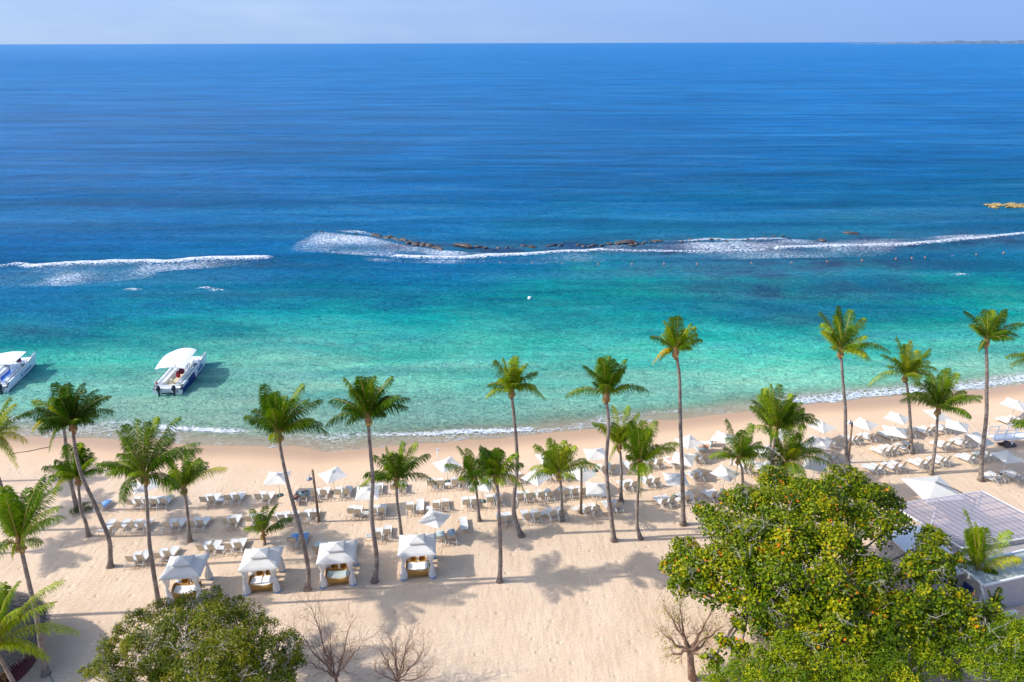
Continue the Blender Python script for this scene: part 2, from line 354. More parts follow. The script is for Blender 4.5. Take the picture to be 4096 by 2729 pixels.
cx = np.interp(np.clip(sx, 0, 4096), DC, np.arange(6)); ry = np.interp(np.clip(sy, 100, 1790), rows, np.arange(len(rows)))
def cubic(G, r, c):
    r0 = np.clip(np.floor(r).astype(int), 0, G.shape[0]-2); c0 = np.clip(np.floor(c).astype(int), 0, G.shape[1]-2)
    fr = r-r0; fc = ss(c-c0)
    return (G[r0, c0]*(1-fc)+G[r0, c0+1]*fc)*(1-fr)+(G[r0+1, c0]*(1-fc)+G[r0+1, c0+1]*fc)*fr
depth = cubic(G, ry, cx)
near = ss((600-Y)/450)
depth += near*(vnoise(X, Y, 21, 17)*.9+vnoise(X, Y*2.2, 22, 6)*.5)*ss((depth-.3)/2)+(1-near)*vnoise(X/3, Y, 23, 160)*.45
reef = np.zeros_like(X)
for a, b_, rx, rry, s_ in [(1700, 985, 330, 16, .9), (1480, 955, 180, 14, .6), (2000, 1002, 250, 16, .8), (2350, 990, 300, 22, 1.), (2750, 990, 350, 36, 1.), (3150, 985, 380, 42, 1.), (3550, 970, 320, 40, 1.), (3900, 955, 300, 34, .9),
                           (3300, 1060, 460, 46, .8), (2950, 1090, 560, 46, .6), (3150, 1160, 560, 50, .62), (3300, 1285, 330, 44, .5), (3420, 1350, 240, 26, .45), (3900, 1290, 240, 20, .4), (3050, 1230, 300, 30, .3), (300, 1105, 500, 26, .35), (900, 1062, 330, 12, .6), (2600, 1160, 300, 22, .2), (1250, 930, 150, 10, .5),
                           (3600, 860, 500, 26, .3), (900, 1180, 500, 20, .2), (160, 1330, 340, 40, .35), (1300, 1330, 160, 10, .25)]:
    reef = np.maximum(reef, s_*np.exp(-((sx-a)/rx)**2-((sy-b_)/rry)**2))
reef = np.clip(reef*(1+vnoise(X, Y, 31, 5)*1.3+vnoise(X, Y, 32, 1.8)*.8), 0, 1)*near
ds = Y-lineY(SH, X)+vnoise(X, Y*.3, 6, 4.)*1.1+vnoise(X, Y, 8, 1.3)*.4
foam = np.zeros_like(X)
def sxf(a, b_, soft=60): return ss((sx-a)/soft+.5)*ss((b_-sx)/soft+.5)
def line(pts, wa, wb, s_, a=-9e9, b_=9e9, jit=1., nz=None):
    global foam
    t = Y-lineY(pts, X)+vnoise(X, Y*.2, 41, 5)*jit
    g = np.where(t > 0, np.exp(-(t/wa)**2), np.exp(-(t/wb)**2))*s_*sxf(a, b_)
    if nz: g *= np.clip(.5+1.5*(vnoise(X, Y*0, nz, 9)+.3), .15, 1)
    foam = np.maximum(foam, g)
def region(T, B_, s_, a, b_, e=1.5):
    global foam
    g = ss((lineY(T, X)-Y)/e+.3)*ss((Y-lineY(B_, X))/e+.3)*sxf(a, b_, 120)*s_
    g *= .75+.7*(vnoise(X, Y, 44, 7))
    foam = np.maximum(foam, g)
L1 = [(-400, 1070), (0, 1066), (68, 1057), (136, 1066), (340, 1050), (680, 1044), (850, 1037), (1088, 1028)]
line(L1, 1.0, 1.8, 1.05, -9e9, 1090, 1.6, 51)
region(L1, [(-400, 1160), (0, 1152), (272, 1148), (600, 1118), (820, 1095), (1115, 1050)], .70, -9e9, 640)
region(L1, [(-400, 1160), (0, 1140), (272, 1120), (600, 1095), (820, 1080), (1115, 1050)], .62, 560, 1150)
T1 = [(1130, 1000), (1200, 960), (1278, 922), (1360, 930), (1462, 945), (1600, 970), (1765, 1000), (1853, 1006), (2052, 1010), (2190, 1004), (2428, 996)]
B1 = [(1130, 1008), (1270, 1013), (1350, 1018), (1500, 1027), (1666, 1036), (1831, 1036), (1997, 1030), (2163, 1021), (2301, 1010), (2428, 1003)]
region(T1, B1, .74, 1150, 1900); region(T1, B1, .62, 1850, 2400)
line([(1500, 1024), (1666, 1031), (1831, 1031), (1997, 1025), (2163, 1016), (2301, 1006), (2428, 1000)], 2.0, 1.0, .98, 1560, 2430, 1.2)
line([(1278, 915), (1360, 921), (1462, 932), (1600, 960)], 1.2, 1.2, .8, 1250, 1600, 2, 53)
region(B1, [(1130, 1016), (1500, 1048), (1800, 1060), (2100, 1062), (2428, 1052), (2900, 1040)], .62, 1450, 2500)
T2 = [(2300, 975), (2428, 978), (2798, 965), (3183, 955), (3486, 955), (3700, 945), (4096, 926), (4500, 905)]
B2 = [(2300, 1003), (2428, 1003), (2796, 1008), (3017, 1001), (3138, 990), (3293, 987), (3486, 982), (3680, 977), (3845, 959), (4096, 935), (4500, 910)]
region(T2, B2, .74, 2400, 3600); region(T2, B2, .72, 3350, 9e9)
line(B2, 1.6, .9, .95, 3080, 9e9, .8); line(B2, 1., .8, .85, 2400, 3080, .8); line([(2380, 975), (2549, 970), (2798, 957), (3017, 953), (3183, 950)], 1., 1., .85, 2400, 3150, 2, 55)
region(B2, [(2300, 1052), (2428, 1052), (2796, 1046), (3138, 1035), (3486, 1030), (4096, 960), (4500, 930)], .56, 2350, 3600)
line([(0, 1157), (1500, 1300)], .01, .01, 0)
for a, b_ in ((528, 1156), (865, 1158), (820, 1150), (3840, 1100)):
    q = P(a, b_, WZ); foam = np.maximum(foam, .9*np.exp(-((X-q[0])/2.2)**2-((Y-q[1])/.7)**2))
# shore: breaking line and swash lace
line(BRK, .9, .7, 1.0, -9e9, 2150, .8, 57); line(BRK, .9, .7, .9, 2380, 3080, .8, 57); line(BRK, 3.0, .8, .86, 3060, 9e9, .8)
sw = ss((lineY(BRK, X)+.8-Y)/1.)*ss((ds+.1)/.6)
foam = np.maximum(foam, sw*.47*(1+1.2*vnoise(X, Y, 46, 5)))
foam = np.maximum(foam, .66*np.exp(-((ds-.12)/.25)**2)*(1+1.*vnoise(X, Y, 47, 3)))
foam = np.maximum(foam, sxf(100, 560, 200)*.62*ss((lineY(BRK, X)+.5-Y)/1.)*ss((ds)/.8))
Zw = np.full_like(X, WZ)
slick = np.zeros_like(X)   # ruffled patches mirror more of the pale sky
for a, b_, rx, rry, s_ in [(500, 620, 1100, 230, 1.), (1300, 560, 900, 160, .6), (200, 480, 700, 90, .6), (2350, 640, 600, 120, .45), (200, 900, 800, 90, .5), (300, 200, 900, 40, .4)]:
    slick = np.maximum(slick, s_*np.exp(-((sx-a)/rx)**2-((sy-b_)/rry)**2))
slick = np.clip(slick*(1+vnoise(X, Y*5, 71, 60)*1.2), 0, 1)
Zw += near*(.10*np.sin(Y*.55+2.5*vnoise(X, Y, 61, 30)*6+X*.03)*ss(ds/25)+.9*np.clip(foam-.55, 0, 1)*ss((ds-20)/10)+vnoise(X, Y*2, 62, 3)*.10*ss(ds/10))
alpha = ss((ds+.05)/.25)*(.30+.70*ss((ds-.6)/5.5))
mt, n, b = newmat('sea_water'); v = coords(n)
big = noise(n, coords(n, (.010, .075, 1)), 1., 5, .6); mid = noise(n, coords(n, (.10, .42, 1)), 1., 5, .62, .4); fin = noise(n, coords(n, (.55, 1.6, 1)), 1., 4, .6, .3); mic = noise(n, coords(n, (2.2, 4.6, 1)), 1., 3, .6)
dd = math_(n, 'ADD', attr(n, 'depth'), math_(n, 'MULTIPLY', math_(n, 'SUBTRACT', mid, .5), 1.5)); dd = math_(n, 'ADD', dd, math_(n, 'MULTIPLY', math_(n, 'SUBTRACT', fin, .5), .9))
dd = math_(n, 'DIVIDE', dd, 9.)
cr = n.nodes.new('ShaderNodeValToRGB'); n.links.new(dd, cr.inputs[0]); el = cr.color_ramp.elements
cs = [(196, 200, 168), (172, 210, 176), (140, 208, 176), (78, 192, 164), (0, 162, 146), (0, 120, 144), (0, 106, 148), (0, 102, 158), (0, 110, 176), (0, 118, 188)]
while len(el) < 10: el.new(.5)
for i, c_ in enumerate(cs): el[i].position = i/9; el[i].color = (*[q*1. for q in lin(c_)], 1)
c = mixrgb(n, math_(n, 'MULTIPLY', attr(n, 'reef'), .85), cr.outputs[0], mixrgb(n, mrange(n, attr(n, 'reef'), .3, .9, 0, 1), lin((80, 116, 112)), lin((56, 68, 96))))
glint_bands = noise(n, coords(n, (.0016, .020, 1)), 1., 6, .62); sw2 = noise(n, coords(n, (.016, .105, 1)), 1., 5, .55, .8)
c = mixrgb(n, mrange(n, big, .32, .62, .42, 0), c, (0, .03, .10), 'MIX')  # dark wave troughs shaded into the water colour as stretched bands
c = mixrgb(n, mrange(n, glint_bands, .48, .72, 0, .30), c, (.05, .31, .62), 'MIX')  # pale streaks of sky glint painted into the albedo
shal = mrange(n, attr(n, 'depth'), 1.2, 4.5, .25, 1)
c = mixrgb(n, math_(n, 'MULTIPLY', mrange(n, sw2, .38, .54, .46, 0), shal), c, (0, .06, .13), 'MIX')  # dark side of the swell, shading put in by colour
c = mixrgb(n, mrange(n, sw2, .56, .72, 0, .22), c, (.10, .36, .55), 'MIX')  # brighter swell backs, a painted lightening
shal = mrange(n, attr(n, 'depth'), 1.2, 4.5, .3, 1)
c = mixrgb(n, math_(n, 'MULTIPLY', mrange(n, fin, .36, .5, .32, 0), shal), c, (0, .05, .13), 'MIX')  # shade between ripples mixed into the base colour
c = mixrgb(n, mrange(n, mic, .54, .72, 0, .22), c, (.25, .50, .72), 'MIX')  # small ripple highlights painted in paler blue
vor = n.nodes.new('ShaderNodeTexVoronoi'); vor.feature = 'DISTANCE_TO_EDGE'; vor.inputs['Scale'].default_value = 1.
vv = n.nodes.new('ShaderNodeVectorMath'); vv.operation = 'ADD'; nvec = n.nodes.new('ShaderNodeTexNoise'); nvec.inputs['Scale'].default_value = 1.1; nvec.inputs['Detail'].default_value = 4
n.links.new(v, nvec.inputs['Vector']); sc = n.nodes.new('ShaderNodeVectorMath'); sc.operation = 'SCALE'; sc.inputs['Scale'].default_value = 1.6
n.links.new(nvec.outputs['Color'], sc.inputs[0]); n.links.new(coords(n, (1.3, 2.0, 1)), vv.inputs[0]); n.links.new(sc.outputs[0], vv.inputs[1]); n.links.new(vv.outputs[0], vor.inputs['Vector'])
web = mrange(n, vor.outputs['Distance'], 0, .2, 1, 0)
fn = noise(n, coords(n, (1.1, 2.6, 1)), 2.0, 8, .75)
fv = math_(n, 'ADD', math_(n, 'MULTIPLY', mrange(n, fn, .3, .7, 0, 1), .52), math_(n, 'MULTIPLY', web, .48))
fm = math_(n, 'SUBTRACT', math_(n, 'ADD', fv, attr(n, 'foam')), .98)
fmask = mrange(n, fm, -.02, .34, 0, 1, True)
fmask = math_(n, 'MULTIPLY', fmask, mrange(n, attr(n, 'foam'), .35, .9, .42, 1.))
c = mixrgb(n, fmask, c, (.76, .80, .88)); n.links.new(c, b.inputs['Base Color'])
n.links.new(mrange(n, fmask, 0, 1, .28, .8), b.inputs['Roughness']); b.inputs['IOR'].default_value = 1.12
b.inputs['Specular IOR Level'].default_value = .05; n.links.new(mrange(n, attr(n, 'slick'), 0, 1, .04, .36), b.inputs['Specular IOR Level'])
hb = bump(n, mid, .7, 2.0); hb = bump(n, fin, .9, .8, hb); hb = bump(n, mic, .8, .3, hb); n.links.new(hb, b.inputs['Normal'])
tp = n.nodes.new('ShaderNodeBsdfTransparent'); mx = n.nodes.new('ShaderNodeMixShader')
al = math_(n, 'MAXIMUM', attr(n, 'alpha'), math_(n, 'MULTIPLY', fmask, mrange(n, attr(n, 'alpha'), 0, .2, 0, 1)))
n.links.new(al, mx.inputs[0]); n.links.new(tp.outputs[0], mx.inputs[1]); n.links.new(b.outputs[0], mx.inputs[2]); n.links.new(mx.outputs[0], n.nodes['Material Output'].inputs[0])
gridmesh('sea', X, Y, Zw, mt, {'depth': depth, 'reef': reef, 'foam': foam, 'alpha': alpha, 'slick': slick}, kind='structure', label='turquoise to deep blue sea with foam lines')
# far low coast at the right end of the horizon
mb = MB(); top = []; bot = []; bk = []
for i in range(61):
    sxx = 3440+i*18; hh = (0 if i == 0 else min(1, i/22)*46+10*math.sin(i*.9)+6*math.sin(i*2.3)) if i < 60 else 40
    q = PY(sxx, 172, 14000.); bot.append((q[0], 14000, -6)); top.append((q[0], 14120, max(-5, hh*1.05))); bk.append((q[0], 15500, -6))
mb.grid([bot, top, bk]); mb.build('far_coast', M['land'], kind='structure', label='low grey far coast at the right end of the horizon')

# ---------------------------------------------------------------- rocks, buoys
def ico(sub=2):
    bm = bmesh.new(); bmesh.ops.create_icosphere(bm, subdivisions=sub, radius=1); vs = [tuple(v.co) for v in bm.verts]; fs = [[v.index for v in f.verts] for f in bm.faces]; bm.free(); return vs, fs
ICO = ico(2); ICO3 = ico(3)
def rockmesh(sd_, flat=.55):
    rr = random.Random(sd_); k = [Vector((rr.uniform(-1, 1), rr.uniform(-1, 1), rr.uniform(-1, 1))).normalized() for _ in range(9)]; a = [rr.uniform(.55, .95) for _ in k]
    vs = []
    for v in ICO[0]:
        p = Vector(v)
        for q, t in zip(k, a):
            dq = p.dot(q)
            if dq > t: p -= q*(dq-t)
        vs.append((p.x*1.25, p.y*.85, p.z*flat))
    return vs
RM = []
for i in range(5):
    b_ = MB(); b_.add(rockmesh(i), ICO[1]); o = b_.build('reef_rock', M['rock']); C.objects.unlink(o); RM.append(o.data)
RY = []
for i in range(4):
    b_ = MB(); b_.add(rockmesh(i+20, .6), ICO[1]); o = b_.build('shoal_rock', M['rocky']); C.objects.unlink(o); RY.append(o.data)
def rock(name, me, sxx, syy, size, label, group):
    q = P(sxx, syy, WZ); o = bpy.data.objects.new(name, me); o.location = (q[0], q[1], WZ+size*.12)
    s_ = size; o.scale = (s_*random.uniform(.8, 1.3), s_*random.uniform(.7, 1.1), s_*random.uniform(.6, 1.)); o.rotation_euler = (random.uniform(-.15, .15), 0, random.uniform(0, 6.3))
    link(o, None, label, 'rock', group)
ridge = [(1200, 912), (1310, 935), (1470, 944), (1500, 947), (1560, 951), (1610, 960), (1666, 974), (1720, 985), (1765, 996), (1853, 992), (1920, 993), (2052, 991), (2120, 988), (2190, 988), (2328, 983), (2450, 978), (2549, 974), (2700, 966), (2798, 960), (2900, 960), (3017, 957), (3183, 943), (3280, 940), (3403, 936)]
ridge = np.array(ridge, float)
secs = [(1250, 1480, 7, 'small dark reef rock in the white foam at the left end of the reef', .8), (1480, 1760, 26, 'dark wet reef rock in the chain behind the widest patch of foam', 1.1), (1880, 2250, 18, 'small dark reef rock in the chain right of the square boulder', .8), (2300, 2640, 22, 'low dark reef rock along the middle of the reef', .8), (2700, 3180, 15, 'low dark reef rock right of the middle of the reef', .6)]
for a, b_, nn, lab, sz in secs:
    for i in range(nn):
        t = a+(b_-a)*(i+random.uniform(.1, .9))/nn; rock('reef_rock', random.choice(RM), t, np.interp(t, ridge[:, 0], ridge[:, 1])+random.uniform(-5, 8), sz*random.uniform(.3, 1.), lab, 'dark rocks of the reef')
rock('reef_rock', RM[0], 1853, 988, 2.1, 'big square dark boulder standing above the reef line', None)
rock('reef_rock', RM[1], 2510, 972, 1.6, 'wide brownish rock breaking the surface in mid reef', None)
rock('reef_rock', RM[2], 3403, 936, 1.3, 'dark rock at the far right end of the reef chain', None)
rock('reef_rock', RM[3], 3288, 962, .9, 'small dark rock inside the foam on the right of the reef', None)
for i in range(42):
    t = i/41; rock('shoal_rock', random.choice(RY), 3962+t*190+random.uniform(-6, 6), 826+t*10+random.uniform(-7, 8)-6*math.sin(t*3), random.uniform(.5, 1.35), 'yellow brown rock of the outcrop at the right edge of the sea', 'yellow rocks of the outcrop')
for i, (a, b_) in enumerate([(910, 367), (1140, 372), (1357, 374), (1617, 377), (1862, 376), (2094, 376), (2335, 376)]+[(x*1.0, y) for x, y in ()]):
    q = P(1500+a/1.811, 850+b_/1.811, WZ)
    mb = MB(); mb.lathe([(0, -.15), (.13, -.1), (.19, .03), (.14, .15), (0, .2)], 10); mb.lathe([(.03, .18), (.03, .26), (0, .26)], 6)
    mb.build('buoy', M['orange'], label='orange float on the swimming line inside the middle reef', cat='buoy', group='orange buoys inside the reef').location = (q[0], q[1], WZ)
bu = bpy.data.objects['buoy'].data
for a, b_ in [(378, 641), (671, 637), (928, 630), (1181, 621), (1426, 609), (1541, 604), (1637, 600), (1834, 590), (2007, 579), (2206, 567)]:
    q = P(2796+a/1.811, 700+b_/1.811, WZ); o = bpy.data.objects.new('buoy', bu); o.location = (q[0], q[1], WZ); link(o, None, 'orange float on the swimming line inside the right part of the reef', 'buoy', 'orange buoys inside the reef')
q = P(2118.5, 1193.5, WZ); mb = MB(); mb.lathe([(0, -.3), (.3, -.2), (.36, .05), (.25, .28), (0, .36)], 10); mb.build('buoy', M['white'], label='single white buoy on open turquoise water', cat='buoy').location = (q[0], q[1], WZ)

# ---------------------------------------------------------------- palms
def bez(a, b_, c_, t): return a*(1-t)**2+b_*2*t*(1-t)+c_*t*t
def frond_quads(c0, c1, c2, width, n=34, hang=.5, rs=None):
    """leaflets along a quadratic rachis"""
    t = np.linspace(.12, 1., n)[:, None]; p = bez(c0, c1, c2, t); tg = 2*(1-t)*(c1-c0)+2*t*(c2-c1); ln = np.linalg.norm(tg, axis=1, keepdims=True); tg /= ln+1e-9
    up = np.array([0, 0, 1.]); side = np.cross(tg, up); side /= np.linalg.norm(side, axis=1, keepdims=True)+1e-6
    prof = (np.sin(t*math.pi*.70+.50))*width
    out = []
    for sg in (-1, 1):
        l = prof*(1+rs.normal(0, .10, t.shape)); jit = rs.normal(0, .10, p.shape)
        d1 = side*sg*.72+tg*.5-up*.30*hang+jit; d1 /= np.linalg.norm(d1, axis=1, keepdims=True)
        d2 = side*sg*.34+tg*.38-up*(1.0*hang+.3)+jit*1.3; d2 /= np.linalg.norm(d2, axis=1, keepdims=True)
        m_ = p+d1*l*.5; e = m_+d2*l*.55; wd = tg*.024*(1+0*t)
        out.append(np.stack([p-wd*.7, p+wd*.7, m_+wd, m_-wd], 1)); out.append(np.stack([m_-wd, m_+wd, e+wd*.15, e-wd*.15], 1))
    return np.concatenate(out)
def palm(name, label, zb, trunk, ctr, tips, extra=9, elmin=.12, tintb=.35, rb=.2, wid=.62, Ltyp=None, seed=0, grow='coconut palms on the beach', base3=None):
    rs = np.random.default_rng(1000+seed); tk, tb = trunk
    px = [S(tk, *q) for q in tb]; base = P(*px[0]) if base3 is None else np.array(base3); y0 = base[1]
    base[2] = float(sand_z(np.array([base[0]]), np.array([y0]))[0])-.15
    cpx = S(*ctr); cc = PY(*cpx, y0); pts = [base]+[PY(*q, y0) for q in px[1:]]+[cc-np.array([0, 0, .15])]
    if base3 is not None: pts = [base, (base+cc)/2+np.array([0, 0, .2]), cc]
    # smooth the trunk polyline
    A = np.array(pts); t = np.r_[0, np.cumsum(np.linalg.norm(np.diff(A, axis=0), axis=1))]; tt = np.linspace(0, t[-1], 26); B_ = np.stack([np.interp(tt, t, A[:, k]) for k in range(3)], 1)
    for _ in range(4): B_[1:-1] = (B_[:-2]+2*B_[1:-1]+B_[2:])/4
    B_[:, 1] += .25*np.sin(np.linspace(0, 3.1, 26))*rs.uniform(-1, 1)
    root = empty(name, tuple(base), 0, label, 'palm tree', grow); off = base
    hgt = tt/t[-1]; rad = rb*(1-.42*hgt)+rb*.9*np.exp(-tt/.45)
    mb = MB(); mb.tube(B_-off, list(rad), 10); mb.build('trunk', M['trunk'], root)
    c0 = cc-off; L0 = []
    fr = []; tn = []; rach = MB()
    tipw = []
    for tp in tips:
        k = tp[2] if len(tp) > 2 else ctr[0]
        q = PY(*S(k, tp[0], tp[1]), y0)-cc; q[1] += rs.uniform(-.28, .28)*np.linalg.norm(q); tipw.append(q); L0.append(np.linalg.norm(q))
    Lm = Ltyp or float(np.median(L0))*1.08
    for i in range(int(extra*1.35)+3):
        an = rs.uniform(0, 2*math.pi); el = rs.uniform(elmin, 1.25); s_ = Lm*rs.uniform(.75, 1.0)
        q = np.array([math.cos(an)*math.cos(el)*.55, math.sin(an)*math.cos(el), math.sin(el)])*s_; tipw.append(q)
    for i, q in enumerate(tipw):
        l = np.linalg.norm(q); up = np.array([0, 0, 1.])
        drop = max(0, .55-q[2]/l)   # low tips arch more
        q = q*1.07; c1 = c0+q*.52+up*l*(.26+.42*drop)
        W_ = frond_quads(c0, c1, c0+q, wid*min(1.15, .55+l/4.5)*1.2, 66 if l > 2.6 else 48, .5+.7*drop, rs); fr.append(W_)
        yb = tintb+rs.normal(0, .10)+(.22 if (q[2]/l < .05 and rs.random() < .5) else 0)+(.2 if rs.random() < .05 else 0)
        tn.append(np.clip(yb+rs.normal(0, .06, len(W_)), 0, .95))
        ts = np.linspace(0, 1, 7)[:, None]; rp = bez(c0, c1, c0+q, ts); rach.tube(rp, list(np.linspace(.045, .012, 7)), 4, False)
    fq = npmesh('crown', np.concatenate(fr), 4, M['frond'], root, np.concatenate(tn))
    rt = rach.build('frond_stems', M['husk'], root)
    mb = MB(); mb.lathe([(rb*.55, -.75), (rb*.95, -.45), (rb*1.35, -.1), (rb*1.1, .25), (.05, .6)], 9, tuple(c0))
    for i in range(7):
        an = rs.uniform(0, 6.28); v3 = [(c0[0]+x*.10+math.cos(an)*.24, c0[1]+y*.10+math.sin(an)*.24, c0[2]+z*.12-.35+rs.uniform(-.12, .1)) for x, y, z in ICO[0]]; mb.cur = 1; mb.add(v3, ICO[1])
    mb.build('crown_base', [M['fibre'], M['husk']], root)
    return root
K = 0
def PM(label, trunk, ctr, tips, **kw):
    global K; K += 1; return palm('palm_tree', label, None, trunk, ctr, tips, seed=K, **kw)
# (base first; then points up the trunk)
PM('leaning coconut palm whose foot stands in the shade beside the thatched hut', ('zc', [(525, 1485), (470, 1180), (430, 900), (370, 640), (300, 330)]), ('zb', 150, 520), [(545, 240), (480, 205), (310, 120), (130, 90), (30, 130), (350, 370), (330, 490), (-20, 180), (-60, 600), (110, 600), (230, 130), (60, 300)], tintb=.38, extra=8, rb=.19)
PM('dark-crowned palm with a long trunk leaning left beside the first lounger rows', ('S', [(439, 2267), (443, 2155), (422, 2117), (389, 2035), (359, 1969), (325, 1900), (300, 1800)]), ('z1', 665, 925), [(1030, 790), (945, 700), (760, 560), (640, 550), (840, 900), (300, 780), (500, 1100), (470, 600), (870, 610), (560, 640), (900, 830), (380, 850)], tintb=.24, extra=12, rb=.19)
PM('yellowish palm rising from a green tuft behind the dark-crowned leaning palm', ('S', [(312, 2043), (296, 1979), (283, 1909), (270, 1822), (262, 1735)]), ('z1', 570, 870), [(335, 950), (440, 930), (540, 600), (460, 700), (310, 720), (600, 720), (700, 800)], tintb=.66, extra=6, rb=.2)
PM('short dark-stemmed palm between two taller trunks at the left of the beach', ('S', [(355, 2145), (348, 2079), (331, 2043), (323, 1984), (315, 1936)]), ('z1', 715, 1420), [(970, 1310), (890, 1200), (800, 1150), (680, 1140), (580, 1160), (460, 1280), (500, 1560), (870, 1330)], tintb=.42, rb=.16)
PM('full palm with drooping right frond, trunk passing the first cabana', ('S', [(636, 2422), (624, 2330), (616, 2257), (604, 2181), (596, 2079), (591, 2002), (584, 1951)]), ('z1', 1330, 1400), [(990, 1330), (1130, 970), (1240, 930), (1390, 940), (1550, 970), (1660, 1100), (1790, 1110), (1780, 1200), (1590, 1560), (1010, 1400), (1700, 1500), (1330, 1000), (1500, 1180)], tintb=.33, extra=9, rb=.18)
PM('small palm with brown trunk between the left lounger groups', ('S', [(759, 2164), (757, 2104), (749, 2028), (742, 1985)]), ('z1', 1690, 1500), [(2040, 1345), (1900, 1300), (1830, 1215), (1680, 1210), (1600, 1240), (1570, 1500), (1740, 1290), (1560, 1390)], tintb=.40, extra=7, rb=.16)
PM('palm on the left edge of the photo with crown reaching the surf', ('S', [(60, 2120), (40, 2020), (24, 1980), (4, 1915), (-20, 1850)]), ('z1', -60, 1040), [(200, 860), (215, 1080), (180, 1260), (100, 760), (20, 740), (150, 950), (-200, 900), (-250, 1100), (170, 1180)], tintb=.45, extra=8, rb=.18)
PM('tall windswept palm leaning left between second and third cabana', ('S', [(1229, 2358), (1237, 2310), (1234, 2259), (1227, 2220), (1204, 2109), (1183, 2040), (1168, 1984), (1145, 1900), (1128, 1822), (1118, 1774)]), ('z2', 208, 1010), [(50, 620), (200, 610), (380, 640), (540, 770), (620, 1040), (500, 870), (0, 850), (-60, 830), (130, 1020), (330, 680), (120, 650), (460, 700), (560, 950)], tintb=.28, extra=9, rb=.19)
PM('tall dark palm with wavy trunk between third and fourth cabana', ('S', [(1497, 2325), (1508, 2270), (1511, 2217), (1498, 2154), (1490, 2085), (1485, 2006), (1492, 1953), (1498, 1931), (1489, 1865), (1481, 1778), (1474, 1715)]), ('z2', 1030, 860), [(840, 500), (985, 450), (1080, 480), (1220, 540), (1370, 700), (1360, 770), (1180, 820), (690, 870), (850, 890), (690, 740), (1300, 620), (950, 560), (1150, 600)], tintb=.22, extra=10, rb=.2)
PM('medium palm with wide low fronds right of the wavy dark palm', ('S', [(1608, 2165), (1601, 2081), (1591, 2017), (1587, 1966)]), ('z2', 1290, 1440), [(970, 1490), (1640, 1510), (1560, 1260), (1450, 1150), (1340, 1130), (1210, 1140), (1100, 1230), (1040, 1340), (1430, 1290), (1280, 1180), (1000, 1420)], tintb=.46, extra=7, rb=.17)
PM('left one of two touching palms in the middle of the beach', ('S', [(1918, 2084), (1913, 2030), (1905, 1953), (1902, 1930)]), ('z2', 2020, 1430), [(1760, 1300), (1880, 1110), (1960, 1110), (2090, 1110), (2180, 1230), (2200, 1540), (1960, 1450), (2180, 1390)], tintb=.44, extra=6, rb=.15)
PM('right one of two touching palms with a long straight trunk in open sand', ('S', [(1998, 2326), (2003, 2235), (2000, 2126), (1993, 1996), (1989, 1922)]), ('D', 340, 425), [(160, 60), (380, 0), (720, 280), (780, 680), (0, 350), (110, 0), (560, 50), (330, 640), (40, 200), (640, 120)], tintb=.36, extra=7, rb=.18)
PM('tall slim palm with a bent foot and pale upper trunk near the middle', ('S', [(2088, 2144), (2066, 2101), (2053, 2055), (2052, 2004), (2063, 1940), (2070, 1876), (2068, 1809), (2059, 1700), (2049, 1590)]), ('z3', -6, 835), [(-220, 860), (-145, 590), (-70, 560), (30, 560), (115, 590), (205, 680), (205, 800), (280, 915), (-60, 640), (-200, 780), (80, 700)], tintb=.42, extra=6, rb=.2)
PM('medium palm standing at the end of a lounger row in the middle', ('S', [(2248, 2083), (2248, 2004), (2242, 1927), (2239, 1902)]), ('D', 1325, 380), [(850, 500), (970, 20), (1180, -60), (1260, -100), (1450, -90), (1560, 20), (1920, 300), (1100, 230), (1700, 170), (900, 330), (1380, -20)], tintb=.46, extra=7, rb=.16)
PM('tall palm with two long level side fronds above the surf', ('S', [(2456, 2164), (2453, 2132), (2446, 2081), (2436, 2004), (2428, 1927), (2423, 1851), (2426, 1809), (2437, 1700), (2429, 1630)]), ('z3', 868, 885), [(525, 890), (1230, 850), (680, 590), (820, 510), (905, 540), (1025, 560), (990, 700), (760, 760), (1020, 620), (850, 600), (740, 640)], tintb=.44, extra=4, rb=.2)
PM('palm behind the tall one with a dry mound around its foot', ('S', [(2485, 2006), (2483, 1956), (2485, 1880), (2482, 1816)]), ('z3', 990, 1340), [(765, 1140), (940, 990), (1070, 1010), (1145, 1060), (890, 1500), (1070, 1250), (830, 1160), (1120, 1150), (920, 1250)], tintb=.40, extra=6, rb=.17)
PM('curved-stem palm with one frond hanging straight down its trunk', ('S', [(2565, 2155), (2548, 2113), (2550, 2039), (2555, 1952), (2558, 1870)]), ('R1', 622, 810), [(1200, 560), (880, 270), (680, 200), (560, 210), (400, 500), (440, 700), (450, 960), (630, 1250), (730, 1000), (760, 300), (1150, 640), (480, 300)], tintb=.46, extra=7, rb=.16)
PM('very tall slender palm with swollen foot right of centre', ('S', [(2733, 2098), (2733, 2017), (2731, 1982), (2729, 1854), (2724, 1778), (2720, 1613), (2720, 1504), (2710, 1440)]), ('z3', 1510, 470), [(1300, 340), (1320, 590), (1370, 560), (1420, 220), (1530, 185), (1620, 230), (1670, 270), (1725, 370), (1640, 440), (1480, 200), (1690, 330)], tintb=.44, extra=5, rb=.21)
PM('low palm behind the top left leaves of the big round-leaved tree', ('S', [(2966, 1970), (2970, 1931), (2966, 1867)]), ('R2', 215, 920), [(-220, 880), (0, 760), (70, 410), (250, 460), (430, 450), (520, 650), (640, 870), (160, 1280), (330, 1110), (-60, 900), (560, 740)], tintb=.46, extra=6, rb=.16)
PM('front trunk of the close palm pair behind the big round-leaved tree', ('S', [(3080, 1975), (3084, 1900), (3090, 1830), (3099, 1753)]), ('R2', 800, 470), [(440, 0), (600, -120), (760, -160), (1000, -100), (1150, 60), (1200, 200), (1440, 340), (1440, 430), (1330, 230), (900, -130), (700, -60)], tintb=.38, extra=11, rb=.18)
